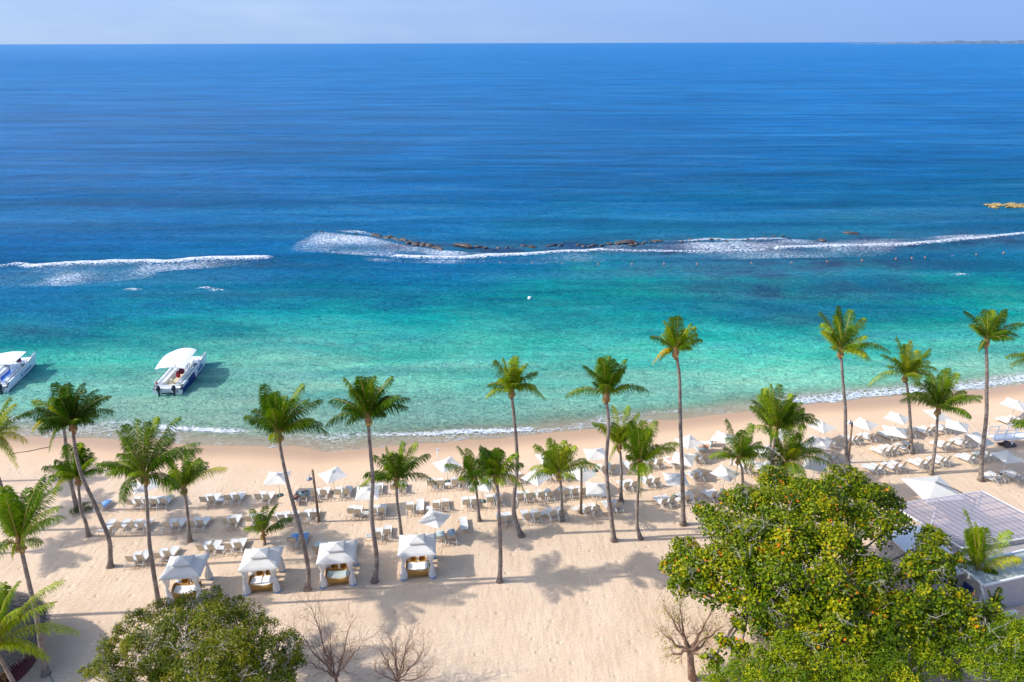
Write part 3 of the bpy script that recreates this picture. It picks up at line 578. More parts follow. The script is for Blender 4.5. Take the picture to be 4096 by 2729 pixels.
PM('rear trunk of the close palm pair with one long frond reaching left', ('S', [(3079, 1855), (3081, 1790), (3084, 1740)]), ('R2', 715, 450), [(330, 480), (470, 180), (480, 60), (560, -30), (650, -60)], tintb=.42, extra=4, rb=.15)
PM('low dark-hearted palm tucked in front of the close palm pair', ('S', [(3150, 1960), (3148, 1900)]), ('R2', 960, 1000), [(640, 900), (540, 760), (690, 500), (900, 430), (1060, 450), (1250, 480), (1340, 600), (1590, 960), (1640, 930), (800, 1250), (850, 1120), (1500, 840)], tintb=.30, extra=8, rb=.16)
PM('tall palm beside the leaning lamp post behind the big tree', ('S', [(3403, 1900), (3392, 1842), (3382, 1804), (3380, 1702), (3381, 1635), (3372, 1548), (3366, 1450)]), ('z4', 672, 475), [(530, 170), (690, 120), (780, 140), (900, 210), (870, 330), (1050, 440), (590, 430), (530, 310), (830, 490), (620, 160), (880, 400)], tintb=.46, extra=6, rb=.2)
PM('palm with yellow lower fronds left of the three right-hand palms', ('S', [(3649, 1812), (3641, 1729), (3636, 1627), (3629, 1550)]), ('z4', 1265, 700), [(930, 750), (1065, 510), (1230, 400), (1320, 410), (1430, 440), (1490, 590), (1560, 660), (1550, 740), (1100, 600), (1400, 500)], tintb=.52, extra=6, rb=.19)
PM('bushy shorter palm with leaning trunk among right lounger rows', ('S', [(3724, 1896), (3738, 1831), (3749, 1754), (3751, 1690)]), ('z4', 1565, 1010), [(1260, 940), (1360, 830), (1440, 740), (1590, 650), (1670, 670), (1745, 710), (1880, 850), (1940, 940), (1700, 1000), (1480, 760), (1300, 900)], tintb=.44, extra=8, rb=.18)
PM('tallest palm near the right edge of the photo', ('S', [(3926, 1922), (3922, 1856), (3932, 1754), (3945, 1627), (3940, 1591), (3946, 1504), (3944, 1400)]), ('z4', 2010, 375), [(1845, 130), (1975, 90), (2110, 80), (2170, 140), (2310, 220), (2270, 320), (1930, 450), (2200, 360), (2060, 110), (1900, 250)], tintb=.42, extra=5, rb=.21)
PM('palm beyond the right edge showing one frond over the water', ('S', [(4190, 1900), (4175, 1700), (4165, 1560)]), ('z4', 2510, 600), [(2225, 530), (2260, 600), (2400, 420), (2600, 400), (2750, 560)], tintb=.5, extra=4, rb=.2)
PM('palm beyond the right edge whose frond tips touch the white ramp', ('S', [(4160, 1960), (4160, 1850)]), ('R3', 2620, 700), [(2215, 600), (2240, 560), (2450, 500), (2700, 480), (2900, 640)], tintb=.4, extra=5, rb=.18)
PM('young palm sapling with a yellow tip frond in the left lounger rows', ('S', [(1057, 2179), (1055, 2160)]), ('B', 602, 920), [(310, 870), (490, 480), (650, 460), (790, 480), (1020, 700), (890, 820), (570, 600)], tintb=.40, extra=0, elmin=.8, rb=.11, wid=.55)
PM('low palm against the flat roofed white building', None or ('S', [(3893, 2375), (3899, 2344), (3905, 2310)]), ('zL', 1345, 1120), [(1180, 850), (1295, 615), (1350, 690), (1490, 790), (1690, 780), (1730, 980), (1560, 1180), (1490, 1200), (1200, 1000)], tintb=.55, extra=4, rb=.14, base3=tuple(PY(3893, 2450, 42.3)*[1, 1, 0]))
PM('palm in front of the thatched hut at the bottom left corner', None or ('S', [(0, 0), (0, 0)]), ('zc', -70, 1160), [(500, 650), (520, 760), (780, 1080), (240, 1100), (110, 560), (60, 680), (560, 1230), (390, 1350), (20, 1400), (-200, 700), (300, 640)], tintb=.40, extra=5, rb=.17, wid=.5, base3=(-28.5, 29.5, 0))
PM('tiny dark palm plant before the white building wall', None or ('S', [(0, 0), (0, 0)]), ('S', 3972, 2420), [(3990, 2345), (3965, 2378), (4012, 2392), (3958, 2415), (4020, 2425)], tintb=.08, extra=2, rb=.06, wid=.3, base3=tuple(PY(3972, 2475, 38.9)*[1, 1, 0]))
# palms just outside the left edge: only their shadows and one trunk reach the photo
for i, (bx, by, hh, lean) in enumerate([(-38.6, 40.4, 13.5, -2.2), (-56., 53.5, 11.5, -1.), (-60, 58.2, 11, .5), (-51.5, 47.6, 9.2, -.6)]):
    K += 1; a = np.array([bx, by, 0.]); t_ = np.array([bx+lean, by, hh]); tips = []
    sx0, sy0 = JJ(*[np.array(q) for q in t_]); 
    palm('palm_tree', ['palm left of the frame casting the long trunk shadow past the hut', 'palm left of the frame shading the upper left sand', 'far palm left of the frame behind the others', 'shorter palm left of the frame shading the sand above the hut'][i], None, ('S', [(0, 0)]), ('S', float(sx0), float(sy0)), [], extra=17, Ltyp=3.4, seed=K, base3=tuple(a), tintb=.35)

# ---------------------------------------------------------------- sun loungers
def mk_lounger(flat=False):
    t = empty('sun_lounger', (0, 0, 0)); w2 = .33
    m_ = MB()
    for s_ in (-1, 1): m_.tube([(s_*w2, 1.0, .33), (s_*w2, .95, .36), (s_*w2, -.28, .36), (s_*w2, -.8, .30)], .022, 5)
    for y in (.98, .3, -.28, -.8): m_.tube([(-w2, y, .34), (w2, y, .34)], .018, 4)
    if not flat: m_.tube([(-.2, -.40, .62), (-.2, -.66, .34), (.2, -.66, .34), (.2, -.40, .62)], .014, 4)
    m_.build('frame', M['frame'], t)
    for s_ in (-1, 1):
        m_ = MB(); m_.tube([(s_*(w2+.02), -.92, 0), (s_*(w2+.02), -.86, .42), (s_*(w2+.02), -.70, .56), (s_*(w2+.02), -.42, .56), (s_*(w2+.02), -.18, .36)], .022, 5); m_.build('rear_leg', M['frame'], t)
        m_ = MB(); m_.tube([(s_*(w2+.02), .98, 0), (s_*(w2+.02), .90, .28), (s_*(w2+.02), .72, .36)], .022, 5); m_.build('front_leg', M['frame'], t)
    m_ = MB(); m_.grid([[(-w2+.01, y, .375-.02*math.sin((y+.28)*2.4)), (0, y, .36-.02*math.sin((y+.28)*2.4)), (w2-.01, y, .375-.02*math.sin((y+.28)*2.4))] for y in np.linspace(-.27, 1.0, 6)])
    m_.grid([[(-w2+.01, y, .355-.02*math.sin((y+.28)*2.4)), (w2-.01, y, .355-.02*math.sin((y+.28)*2.4))] for y in np.linspace(1.0, -.27, 6)]); m_.build('seat', M['sling'], t)
    an = R(8 if flat else 66); m_ = MB(); L_ = .78
    pr = [(-.28-l*math.cos(an+.25*(l-.4)), .38+l*math.sin(an+.25*(l-.4))) for l in np.linspace(0, L_, 5)]
    m_.grid([[(-w2+.02, y, z), (0, y+.02, z-.02), (w2-.02, y, z)] for y, z in pr]); m_.cur = 1
    m_.grid([[(w2-.02, y-.012, z-.014), (0, y+.008, z-.034), (-w2+.02, y-.012, z-.014)] for y, z in pr]); m_.cur = 2
    for s_ in (-1, 1): m_.tube([(s_*(w2-.01), y, z) for y, z in pr], .016, 4)
    m_.build('backrest', [M['sling'], M['tan'], M['frame']], t)
    return t
protoL = mk_lounger(); protoF = mk_lounger(True); usedL = [False, False]
def head(x): return R(np.interp(x, [-32, -12, 4, 16, 32], [-2, 4, 15, 24, 30]))
def lounger(k, x, y, label, group, flat=False, extra_rot=0.):
    q = P(*S(k, x, y), .70 if not flat else .42); rz = head(q[0])+extra_rot+random.uniform(-.05, .05)
    off = np.array([0, -.43 if not flat else -.45]); cs_, sn = math.cos(rz), math.sin(rz)
    px, py = q[0]-(cs_*off[0]-sn*off[1]), q[1]-(sn*off[0]+cs_*off[1])
    pr = protoF if flat else protoL
    if not usedL[flat]: o = pr; usedL[flat] = True
    else: o = copy_tree(pr)
    o.location = (px, py, float(sand_z(np.array([px]), np.array([py]))[0])); o.rotation_euler = (0, 0, rz)
    o['label'] = label; o['category'] = 'sun lounger'; o['group'] = 'sun loungers in rows on the beach'; return o
ORD = ['leftmost', 'second', 'third', 'fourth', 'fifth', 'sixth']
def G_(anchor, k, pts):
    nn = len(pts)
    for i, p in enumerate(pts):
        if len(p) > 2 and isinstance(p[2], str) and p[2] == 'F': fl = True
        else: fl = False
        if nn == 1: lab = 'lone white sling lounger '+anchor
        elif i == nn-1: lab = 'rightmost cream-backed lounger '+anchor
        else: lab = ORD[i]+(' from left' if i else '')+' cream-backed lounger '+anchor
        if fl: lab = lab.replace('cream-backed', 'flat-laid white')
        lounger(k, p[0], p[1], lab, None, fl)
lounger('A', 385, 485, 'lone lounger with a blue towel beside the leaning dark-crowned palm', None)
G_('behind the first palm with drooping frond', 'A', [(850, 440), (1000, 430), (1130, 430), (1245, 425), (1390, 415)])
G_('right of the long leaning trunk', 'A', [(470, 850, 'F'), (680, 805), (885, 805), (1040, 800)])
G_('around the small brown-trunked palm', 'A', [(1440, 790), (1590, 780), (1830, 760), (1965, 750)])
G_('left above the first cabana roof', 'A', [(865, 1330), (1025, 1305), (1285, 1275), (1450, 1240)])
G_('between first and second cabana roofs', 'A', [(1970, 1150), (2135, 1140), (2402, 1120), (2557, 1105)])
G_('in the back row above the sapling, left', 'A', [(2010, 385), (2145, 375), (2397, 355), (2537, 350)])
G_('in the back row left of the tall windswept palm', 'B', [(520, 340), (650, 345)])
G_('behind the sapling on its left', 'B', [(0, 730), (125, 720), (360, 695), (490, 695)])
G_('just behind the sapling', 'B', [(770, 690)])
G_('at the foot of the left lamp post', 'B', [(885, 665), (1040, 655), (1245, 630), (1390, 625)])
G_('right of the two people by the left lamp post', 'B', [(1400, 290), (1545, 275), (1765, 270), (1905, 260)])
G_('under the umbrella behind the wavy dark palm', 'C', [(330, 605), (445, 600), (680, 590), (820, 590)])
G_('between wavy dark palm and its right neighbour', 'C', [(10, 960), (115, 975), (365, 960), (495, 950)])
G_('in the back row below the half hidden umbrella', 'C', [(1260, 525), (1405, 525), (1645, 510), (1770, 505)])
G_('in the second row left of the touching palms', 'C', [(940, 910), (1100, 905, 'F'), (1350, 880), (1495, 860)])
G_('in the second row between the touching palms', 'C', [(1820, 830), (1955, 820), (2200, 790), (2346, 775)])
G_('behind the roofs of third and fourth cabana', 'C', [(430, 1330), (580, 1290)])
G_('right of the fourth cabana, facing the sea alone', 'C', [(1790, 1200, 'F')])
G_('behind the slim tall palm in the back row', 'D', [(425, 450), (560, 440), (710, 430)])
G_('in the second row right of the bent-foot palm', 'D', [(710, 735), (850, 725), (1040, 710), (1180, 700)])
G_('behind the medium palm in the second row', 'D', [(1425, 670), (1565, 650), (1700, 640), (1870, 650), (2010, 640)])
G_('behind the medium palm in the back row', 'D', [(1120, 400), (1290, 385), (1440, 385)])
G_('left of the foot of the bent palm', 'D', [(420, 1090), (540, 1075)])
G_('at the foot of the medium middle palm', 'D', [(820, 1045), (975, 1030), (1225, 1005), (1365, 990)])
G_('around the foot of the level-fronded tall palm', 'D', [(1765, 940), (1900, 925), (2130, 880), (2250, 870)])
G_('behind the trunk of the level-fronded tall palm', 'R1', [(65, 880), (205, 860)])
G_('in the back row behind the curved-stem palm', 'R1', [(500, 835), (800, 795), (935, 775)])
G_('beside the very tall slender palm, back row', 'R1', [(1180, 790), (1520, 715), (1640, 700)])
G_('behind the curved-stem palm in the second row', 'R1', [(420, 1140), (545, 1125), (765, 1085), (890, 1070)])
G_('right of the very tall palm in the second row', 'R1', [(1505, 990), (1640, 970)])
G_('either side of the very tall slender trunk', 'R1', [(1010, 1395), (1130, 1370), (1370, 1335), (1500, 1320)])
G_('next to the top left leaves of the big tree', 'R1', [(1790, 1290), (1900, 1280)])
G_('behind the low palm by the big tree', 'R2', [(325, 1050), (400, 1070), (560, 1010)])
G_('under the wide umbrella left of the leaning lamp post', 'R2', [(1355, 715), (1480, 710), (1660, 680), (1760, 645)])
G_('right of the leaning lamp post in the back row', 'R2', [(2030, 610), (2110, 600), (2285, 570), (2360, 560)])
G_('left of the leaning lamp post in the second row', 'R2', [(1640, 900), (1760, 880)])
G_('behind the yellow-fronded palm in the back row', 'R3', [(265, 740), (365, 735), (520, 710), (635, 695)])
G_('behind the bushy palm in the back row', 'R3', [(835, 670), (925, 655), (1105, 635), (1195, 620)])
G_('at the right edge beyond the white ramp', 'R3', [(2140, 515), (2210, 500), (2330, 480)])
G_('around the foot of the yellow-fronded palm', 'R3', [(160, 985), (275, 965), (370, 945), (540, 930), (655, 900)])
G_('right of the bushy palm in the second row', 'R3', [(1105, 895), (1220, 880), (1405, 860), (1500, 840)])
G_('in the front row right of the leaning lamp post', 'R3', [(40, 1265), (155, 1250), (350, 1230), (475, 1210)])
G_('at the foot of the bushy leaning palm', 'R3', [(755, 1180), (870, 1165), (1065, 1145), (1170, 1120)])
G_('behind the trunk of the tallest right palm', 'R3', [(1520, 1100), (1620, 1085), (1790, 1060), (1890, 1040)])
G_('in front right of the tallest right palm', 'R3', [(1910, 1400), (2030, 1380), (2240, 1370), (2340, 1355)])
def towel(o, mat, label, full=True):
    m_ = MB(); w2 = .31; ys = np.linspace(.85, -.26, 6); r1 = [[(-w2-.03, y, .30), (-w2, y, .40), (0, y, .385), (w2, y, .40), (w2+.03, y, .30)] for y in ys]
    r1 += [[(-w2-.02, -.28-l*.42-.02, .36+l*.92), (-w2, -.28-l*.42+.03, .42+l*.92), (0, -.28-l*.42+.04, .41+l*.92), (w2, -.28-l*.42+.03, .42+l*.92), (w2+.02, -.28-l*.42-.02, .36+l*.92)] for l in (.3, .6, .8)]
    if full: r1 += [[(-w2+.03, -.70, 1.12), (-w2+.03, -.70, 1.14), (0, -.71, 1.13), (w2-.03, -.70, 1.14), (w2-.03, -.70, 1.12)], [(-w2+.03, -.70, .98), (-w2+.05, -.71, .96), (0, -.70, .92), (w2-.05, -.71, .96), (w2-.03, -.70, .98)]]
    m_.smooth = True; m_.grid(r1); t = m_.build('towel', mat, None, label=label, cat='towel'); t.location = o.location; t.rotation_euler = o.rotation_euler
for (k, x, y), mat, l1, l2 in [(('B', 1050, 1020), 'towelb', 'left lounger of the shaded pair with blue towels', 'blue towel on the left lounger of the shaded pair'), (('B', 1200, 1010), 'towelb', 'right lounger of the shaded pair behind the windswept trunk', 'blue towel on the lounger partly behind the windswept trunk'),
                              (('B', 1435, 1165), 'towelg', 'lounger half hidden by the left side of the third cabana roof', 'pale green towel on the lounger left of the third cabana roof'), (('C', 1430, 1370), 'towelg', 'left of two toweled loungers right of the fourth cabana', 'grey towel on left lounger right of the fourth cabana'),
                              (('C', 1600, 1350), 'towelg', 'right of two toweled loungers right of the fourth cabana', 'grey towel on right lounger right of the fourth cabana')]:
    o = lounger(k, x, y, l1, None); towel(o, M[mat], l2, 'C' in k)
towel(bpy.data.objects['sun_lounger'], M['towelb'], 'blue towel on the lone lounger beside the leaning palm', False)
lounger('B', 1985, 1150, 'lounger hidden behind the right corner of the third cabana roof', None)

# side tables
def mk_table():
    t = empty('side_table', (0, 0, 0)); m_ = MB(); m_.box((0, 0, .40), (.5, .5, .03)); m_.build('table_top', M['sling'], t)
    for s_ in (-1, 1):
        m_ = MB(); m_.tube([(s_*.27, -.26, 0), (s_*.27, -.16, .36), (s_*.27, 0, .46), (s_*.27, .16, .36), (s_*.27, .26, 0)], .02, 5); m_.build('leg_hoop', M['frame'], t)
    return t
pt = mk_table(); first = True
for k, x, y, l in [('A', 2290, 1140, 'between first and second cabana'), ('A', 2285, 385, 'in the back row above the small palm'), ('B', 2200, 600, 'left of the wavy dark trunk'), ('C', 1530, 535, 'in the back row below the half hidden umbrella'), ('C', 245, 985, 'right of the wavy dark trunk'), ('C', 1240, 905, 'in the second row left of the touching palms'),
                   ('C', 300, 1340, 'left of the pair behind the third cabana'), ('D', 1060, 985, 'left of the medium palm foot'), ('D', 1570, 920, 'beside the middle wooden post'), ('R1', 1215, 1360, 'left of the very tall slender trunk'), ('B', 2265, 950, 'right above the third cabana roof'), ('A', 1130, 440, 'behind the first palm with drooping frond')]:
    o = pt if first else copy_tree(pt); first = False; q = P(*S(k, x, y), .4); o.location = (q[0], q[1], 0); o.rotation_euler = (0, 0, head(q[0])); o['label'] = 'low white side table '+l; o['category'] = 'side table'; o['group'] = 'white side tables'

# ---------------------------------------------------------------- beach umbrellas
def umbrella(k, x, y, rot, label, side=2.15, tilt=0., hgt=2.5, mat='canvas'):
    q = P(*S(k, x, y), hgt); root = empty('beach_umbrella', (q[0], q[1], float(sand_z(q[:1], q[1:2])[0])), R(rot), label, 'umbrella', 'white square beach umbrellas')
    m_ = MB(); m_.tube([(0, 0, 0), (0, 0, hgt-.05)], .025, 6); m_.build('pole', M['pole'], root)
    m_ = MB(); m_.lathe([(0, 0), (.30, 0), (.30, .06), (.1, .09), (.05, .2), (0, .2)], 14); m_.build('base', M['disc'], root)
    m_ = MB(); a = side/2; top = hgt; ed = hgt-.48; m_.smooth = False
    N = 6; cor = [(-a, -a), (a, -a), (a, a), (-a, a)]
    for i in range(4):
        c0, c1 = cor[i], cor[(i+1) % 4]; rws = []
        for t in np.linspace(0.0, 1, 5):
            z = top-(top-ed)*(t**.9); row = []
            for s_ in np.linspace(0, 1, N):
                sag = -.05*math.sin(s_*math.pi)*t; pull = 1-.05*math.sin(s_*math.pi)*t
                row.append(((c0[0]*(1-s_)+c1[0]*s_)*t*pull, (c0[1]*(1-s_)+c1[1]*s_)*t*pull, z+sag))
            rws.append(row)
        m_.grid(rws)
    cn = m_.build('canopy', M[mat], root); cn.rotation_euler = (R(tilt), R(tilt*.6), 0)
    if tilt: cn.location = (0, hgt*math.sin(R(tilt)), 0)
    sm_ = MB()
    for cxx, cyy in cor: sm_.tube([(0, 0, top-.08), (cxx*.97, cyy*.97, ed-.02)], .012, 4, False)
    sm_.build('ribs', M['frame'], cn)
    sm_ = MB(); sm_.lathe([(.24, top-.06), (.12, top+.02), (.02, top+.06), (0, top+.1)], 8); sm_.build('vent_cap', M[mat], cn)
    return root
UL = [('A', 1075, 100, 35, 'half hidden behind the first drooping-frond palm trunk'), ('z2', 190, 1362, 3, 'square to the sea behind the windswept trunk'), ('z2', 700, 1338, 40, 'diamond-wise right of the left lamp post'), ('C', 270, 597, 6, 'crossed by the wavy dark trunk'), ('C', 1520, 162, 35, 'nearest the surf left of the touching palms'), ('C', 2080, 462, -20, 'between the two touching palms'),
      ('D', 960, 362, -40, 'touched by the left frond of the medium palm'), ('D', 1690, 302, 40, 'under the right fronds of the medium palm'), ('D', 1920, 542, -5, 'left of the level-fronded palm trunk in the second row'), ('D', 1900, -10, 8, 'near the surf left of the level-fronded palm'), ('D', 1160, 60, 20, 'small one mostly behind the medium palm crown'), ('C', 1320, 1000, -25, 'right behind the fourth cabana'),
      ('R1', 1400, 396, 28, 'behind the very tall trunk nearest the surf'), ('R1', 1310, 662, -22, 'crossed by the very tall trunk in the back row'), ('R1', 1200, 972, 0, 'shaded one left of the very tall trunk'), ('R1', 1960, 332, -30, 'nearest the sea left of the low palm'), ('R1', 1975, 882, 45, 'white and flat left of the hanging low frond'),
      ('R2', 1530, 352, 30, 'left of the leaning lamp head'), ('R2', 1490, 597, -33, 'wide one over loungers left of the leaning lamp post'), ('R2', 2200, 312, 40, 'just right of the leaning lamp head'), ('R2', 1430, 945, -20, 'under the fronds of the dark-hearted palm'), ('R2', 650, 745, 15, 'behind the close palm pair'), ('R2', 640, 985, 10, 'in front of the close palm pair'), ('R2', 850, 1250, 20, 'glimpsed through the top of the big tree'), ('R2', 870, 470, 20, 'behind the crown of the dark-hearted palm'),
      ('R3', 380, 417, 45, 'left of the yellow-fronded palm trunk, far row'), ('R3', 340, 627, -20, 'over the loungers left of the yellow-fronded palm'), ('R3', 1000, 372, 18, 'tilted behind the bushy palm trunk', 8), ('R3', 1320, 537, -33, 'shaded grey right of the bushy palm'), ('R3', 2240, 207, 38, 'large at the right edge nearest the sea'), ('R3', 1690, 752, 30, 'flat tilted behind the tallest right palm', 12), ('R3', 2110, 1020, 10, 'bluish shaded at the right edge in front')]
for u in UL:
    umbrella(u[0], u[1], u[2], u[3], 'white square umbrella '+u[4], tilt=(u[5] if len(u) > 5 else 0), side=2.15 if u[2] != 207 else 2.5)
# closed umbrella
q = P(*S('R1', 2080, 640), 2.4); root = empty('closed_umbrella', (q[0], q[1], 0), 0, 'closed white umbrella behind the low palm by the big tree', 'umbrella')
m_ = MB(); m_.tube([(0, 0, 0), (0, 0, 2.5)], .025, 6); m_.build('pole', M['pole'], root); m_ = MB(); m_.lathe([(.02, 2.5), (.08, 2.3), (.13, 1.6), (.17, 1.1), (.10, .95), (.03, 1.0)], 9); m_.build('folded_canopy', M['canvas2'], root)
# big cantilever umbrella by the pergola
q = P(*S('zL', 900, 215), 3.0); root = empty('cantilever_umbrella', (q[0], q[1], 0), R(6), 'large off-white cantilever umbrella with dark arm behind the pergola', 'umbrella')
m_ = MB(); cor = [(-1.9, -1.9), (1.9, -1.9), (1.9, 1.9), (-1.9, 1.9)]
for i in range(4):
    c0, c1 = cor[i], cor[(i+1) % 4]; m_.grid([[((c0[0]*(1-s_)+c1[0]*s_)*t*(1-.04*math.sin(s_*3.14)*t), (c0[1]*(1-s_)+c1[1]*s_)*t*(1-.04*math.sin(s_*3.14)*t), 3.0-.62*t) for s_ in np.linspace(0, 1, 7)] for t in (0, .3, .6, .85, 1)])
    m_.grid([[((c0[0]*(1-s_)+c1[0]*s_)*(1-.04*math.sin(s_*3.14)), (c0[1]*(1-s_)+c1[1]*s_)*(1-.04*math.sin(s_*3.14)), 2.38-z) for s_ in np.linspace(0, 1, 7)] for z in (0, .14)])
m_.build('canopy', M['canvas2'], root)
m_ = MB(); m_.tube([(0, 0, 3.12), (1.2, -1.2, 2.98), (2.3, -2.3, 2.6)], .07, 8); m_.build('arm', M['arm'], root); m_ = MB(); m_.tube([(2.3, -2.3, 0), (2.3, -2.3, 2.7)], .07, 8); m_.build('mast', M['arm'], root); m_ = MB(); m_.box((2.3, -2.3, .05), (.9, .9, .1)); m_.build('base', M['greycl'], root)

# ---------------------------------------------------------------- cabanas
def cabana(FL, ang, label, mat_c, bed, order):
    a = P(*FL); rz = R(ang); cs_, sn = math.cos(rz), math.sin(rz); W, D = 2.36, 2.36
    root = empty('cabana', (a[0]+cs_*W/2-sn*D/2, a[1]+sn*W/2+cs_*D/2, 0), rz, label, 'cabana', 'white curtained cabanas')
    for sx_, sy_ in ((-1, -1), (1, -1), (1, 1), (-1, 1)):
        x, y = sx_*W/2, sy_*D/2
        m_ = MB(); m_.box((x, y, 1.2), (.07, .07, 2.4)); m_.build('post', M['white'], root)
        m_ = MB(); m_.lathe([(0, 0), (.28, 0), (.28, .05), (.06, .09), (0, .09)], 14, (x, y, 0)); m_.build('base_plate', M['plate'], root)
        # gathered curtain
        tie = 1.35; rows_ = []
        for z in (2.36, 2.1, 1.8, 1.5, 1.35, 1.1, .8, .45, .12):
            k_ = .10+.20*(abs(z-tie)/.9)**1.1; k_ = min(k_, .30); row = []
            for j in range(24):
                an = 2*math.pi*j/24; rr = k_*(1+.14*math.cos(6*an+sx_*2+z*.7)); row.append((x-sx_*.05*(z < 1.0)+rr*math.cos(an)*.95-sx_*(.10 if z > 1.4 else 0), y+rr*.72*math.sin(an), z))
            rows_.append(row)
        m_ = MB(); m_.smooth = True; m_.grid(rows_, True); m_.build('curtain', M['curtain'], root)
        m_ = MB(); m_.lathe([(.12, -.04), (.15, 0), (.12, .04)], 10, (x, y, tie)); m_.build('curtain_tie', M['white'], root)
    hw, hd = 1.52, 1.34; m_ = MB()
    def tier(hw, hd, z0, z1, inner, sagk, drop):
        cor = [(-hw, -hd), (hw, -hd), (hw, hd), (-hw, hd)]
        for i in range(4):
            c0, c1 = cor[i], cor[(i+1) % 4]; rws = []
            for t in np.linspace(inner, 1, 6):
                row = []
                for s_ in np.linspace(0, 1, 9):
                    e = math.sin(s_*math.pi)
                    row.append(((c0[0]*(1-s_)+c1[0]*s_)*t*(1-.02*e), (c0[1]*(1-s_)+c1[1]*s_)*t*(1-.02*e), z1-(z1-z0)*t**.9-sagk*e*t*t+.012*math.sin(s_*19+i*2)*t))
                rws.append(row)
            rws.append([(p[0]*1.005, p[1]*1.005, p[2]-drop) for p in rws[-1]])
            m_.grid(rws)
    m_.smooth = True; tier(hw, hd, 2.40, 3.10, .18, .05, .07); m_.build('canopy', M[mat_c], root)
    m_ = MB(); m_.smooth = True; tier(.68, .60, 2.98, 3.30, 0, .02, .06); m_.build('vent_canopy', M[mat_c], root)
    m_ = MB()
    for p0, p1 in (((-W/2, -D/2), (W/2, -D/2)), ((W/2, -D/2), (W/2, D/2)), ((W/2, D/2), (-W/2, D/2)), ((-W/2, D/2), (-W/2, -D/2))): m_.tube([(*p0, 2.38), (*p1, 2.38)], .03, 4)
    for s1, s2 in ((-1, -1), (1, -1), (1, 1), (-1, 1)): m_.tube([(s1*W/2, s2*D/2, 2.38), (0, 0, 2.96)], .02, 4)
    m_.build('frame', M['white'], root)
    # daybed, stands inside
    b_ = empty('daybed', root.location, rz, None, 'daybed', 'wicker daybeds under the cabanas'); b_['label'] = 'wicker daybed '+bed[1]
    m_ = MB(); m_.smooth = True; n_ = 13
    def rim(x): return .60+.26*abs(x/.95)**2.4+(.05 if x < 0 else 0)
    xs = np.linspace(-.95, .95, n_); ya, yb = -1.12, .02
    m_.grid([[(x*.93, ya+.05, .12) for x in xs], [(x, ya-.03, rim(x)*.6) for x in xs], [(x, ya, rim(x)) for x in xs], [(x, ya+.07, rim(x)) for x in xs], [(x*.97, ya+.08, .3) for x in xs]])
    m_.grid([[(x, yb-.05, .35) for x in xs], [(x, yb, rim(x)) for x in xs], [(x*.93, yb+.02, .12) for x in xs]])
    for s_ in (-1, 1):
        ys = np.linspace(ya, yb, 8); g = [[(s_*.88, y, .12) for y in ys], [(s_*.97, y, rim(.95)+.12*math.sin((y-ya)/(yb-ya)*3.14)*(1.9 if s_ < 0 else .6)) for y in ys], [(s_*.90, y, .32) for y in ys]]; m_.grid(g)
    m_.build('wicker_base', M['wicker'], b_)
    m_ = MB(); m_.tube([(-.86, ya-.06, .09), (0, ya-.03, .03), (.86, ya-.06, .12)], .035, 6)
    m_.build('foot_rail', M['wicker'], b_)
    for x in (-.85, .85):
        for y in (ya+.1, yb-.1): m_ = MB(); m_.tube([(x, y, 0), (x, y, .2)], .04, 6); m_.build('leg', M['wicker'], b_)
    m_ = MB(); m_.smooth = True; ys = np.linspace(ya+.08, yb-.06, 7)
    m_.grid([[(x*.93, y, .60+.10*abs(x/.9)**2+(.03 if 0 < j < 6 else -.08)) for x in xs] for j, y in enumerate(ys)]); m_.build('mattress', M[bed[0]], b_)
    if bed[2]:
        m_ = MB(); m_.box((-.42, -.5, .70), (.62, .8, .08), .05); m_.box((.35, -.5, .71), (.7, .78, .06), -.04); m_.build('cushion', M['mattress'], b_)
    # two wicker stools behind the bed
    for s_, nm in ((-.42, 'left'), (.30, 'right')):
        st = empty('wicker_chair', root.location, rz, nm+' wicker armchair behind the daybed of the '+order+' cabana', 'chair', 'wicker chairs behind the daybeds')
        m_ = MB(); m_.box((s_, .42, .22), (.46, .46, .44), 0, .96); m_.build('seat', M['wicker'], st)
        m_ = MB(); m_.smooth = True; m_.grid([[(s_+.26*math.sin(t), 1.02+.24*math.cos(t)-.62, z+.06*math.cos(t)) for t in np.linspace(-1.8, 1.8, 9)] for z in (.3, .74)]); m_.build('backrest', M['wicker'], st)
    return root
cabana((680, 2409), 6, 'leftmost cabana with grey-white roof above the fine-leaved tree', 'canvas2', ('mattress', 'with white mattress in the leftmost cabana', False), 'leftmost')
cabana((988, 2376), 7, 'second cabana from the left with a palm shadow across its roof', 'canvas', ('mattress', 'with white cushions in the second cabana', True), 'second')
cabana((1294, 2348), 7, 'third cabana from the left, roof shaded bluish by a palm', 'canvas', ('mattressg', 'with grey-green mattress in the third cabana', False), 'third')
cabana((1615, 2315), 5, 'rightmost cabana with bright white sunlit roof', 'canvas', ('mattressg', 'under a crumpled white sheet in the rightmost cabana', False), 'rightmost')
o = bpy.data.objects['cabana.003']; m_ = MB(); m_.smooth = True; m_.grid([[(x, y, .67+.02*math.sin(x*9+y*5)+.10*abs(x/.9)**2) for x in np.linspace(-.8, .75, 12)] for y in np.linspace(-.98, -.12, 6)])
t = m_.build('bed_sheet', M['mattress'], None, label='crumpled white sheet spread over the rightmost daybed', cat='sheet'); t.location = o.location; t.rotation_euler = o.rotation_euler

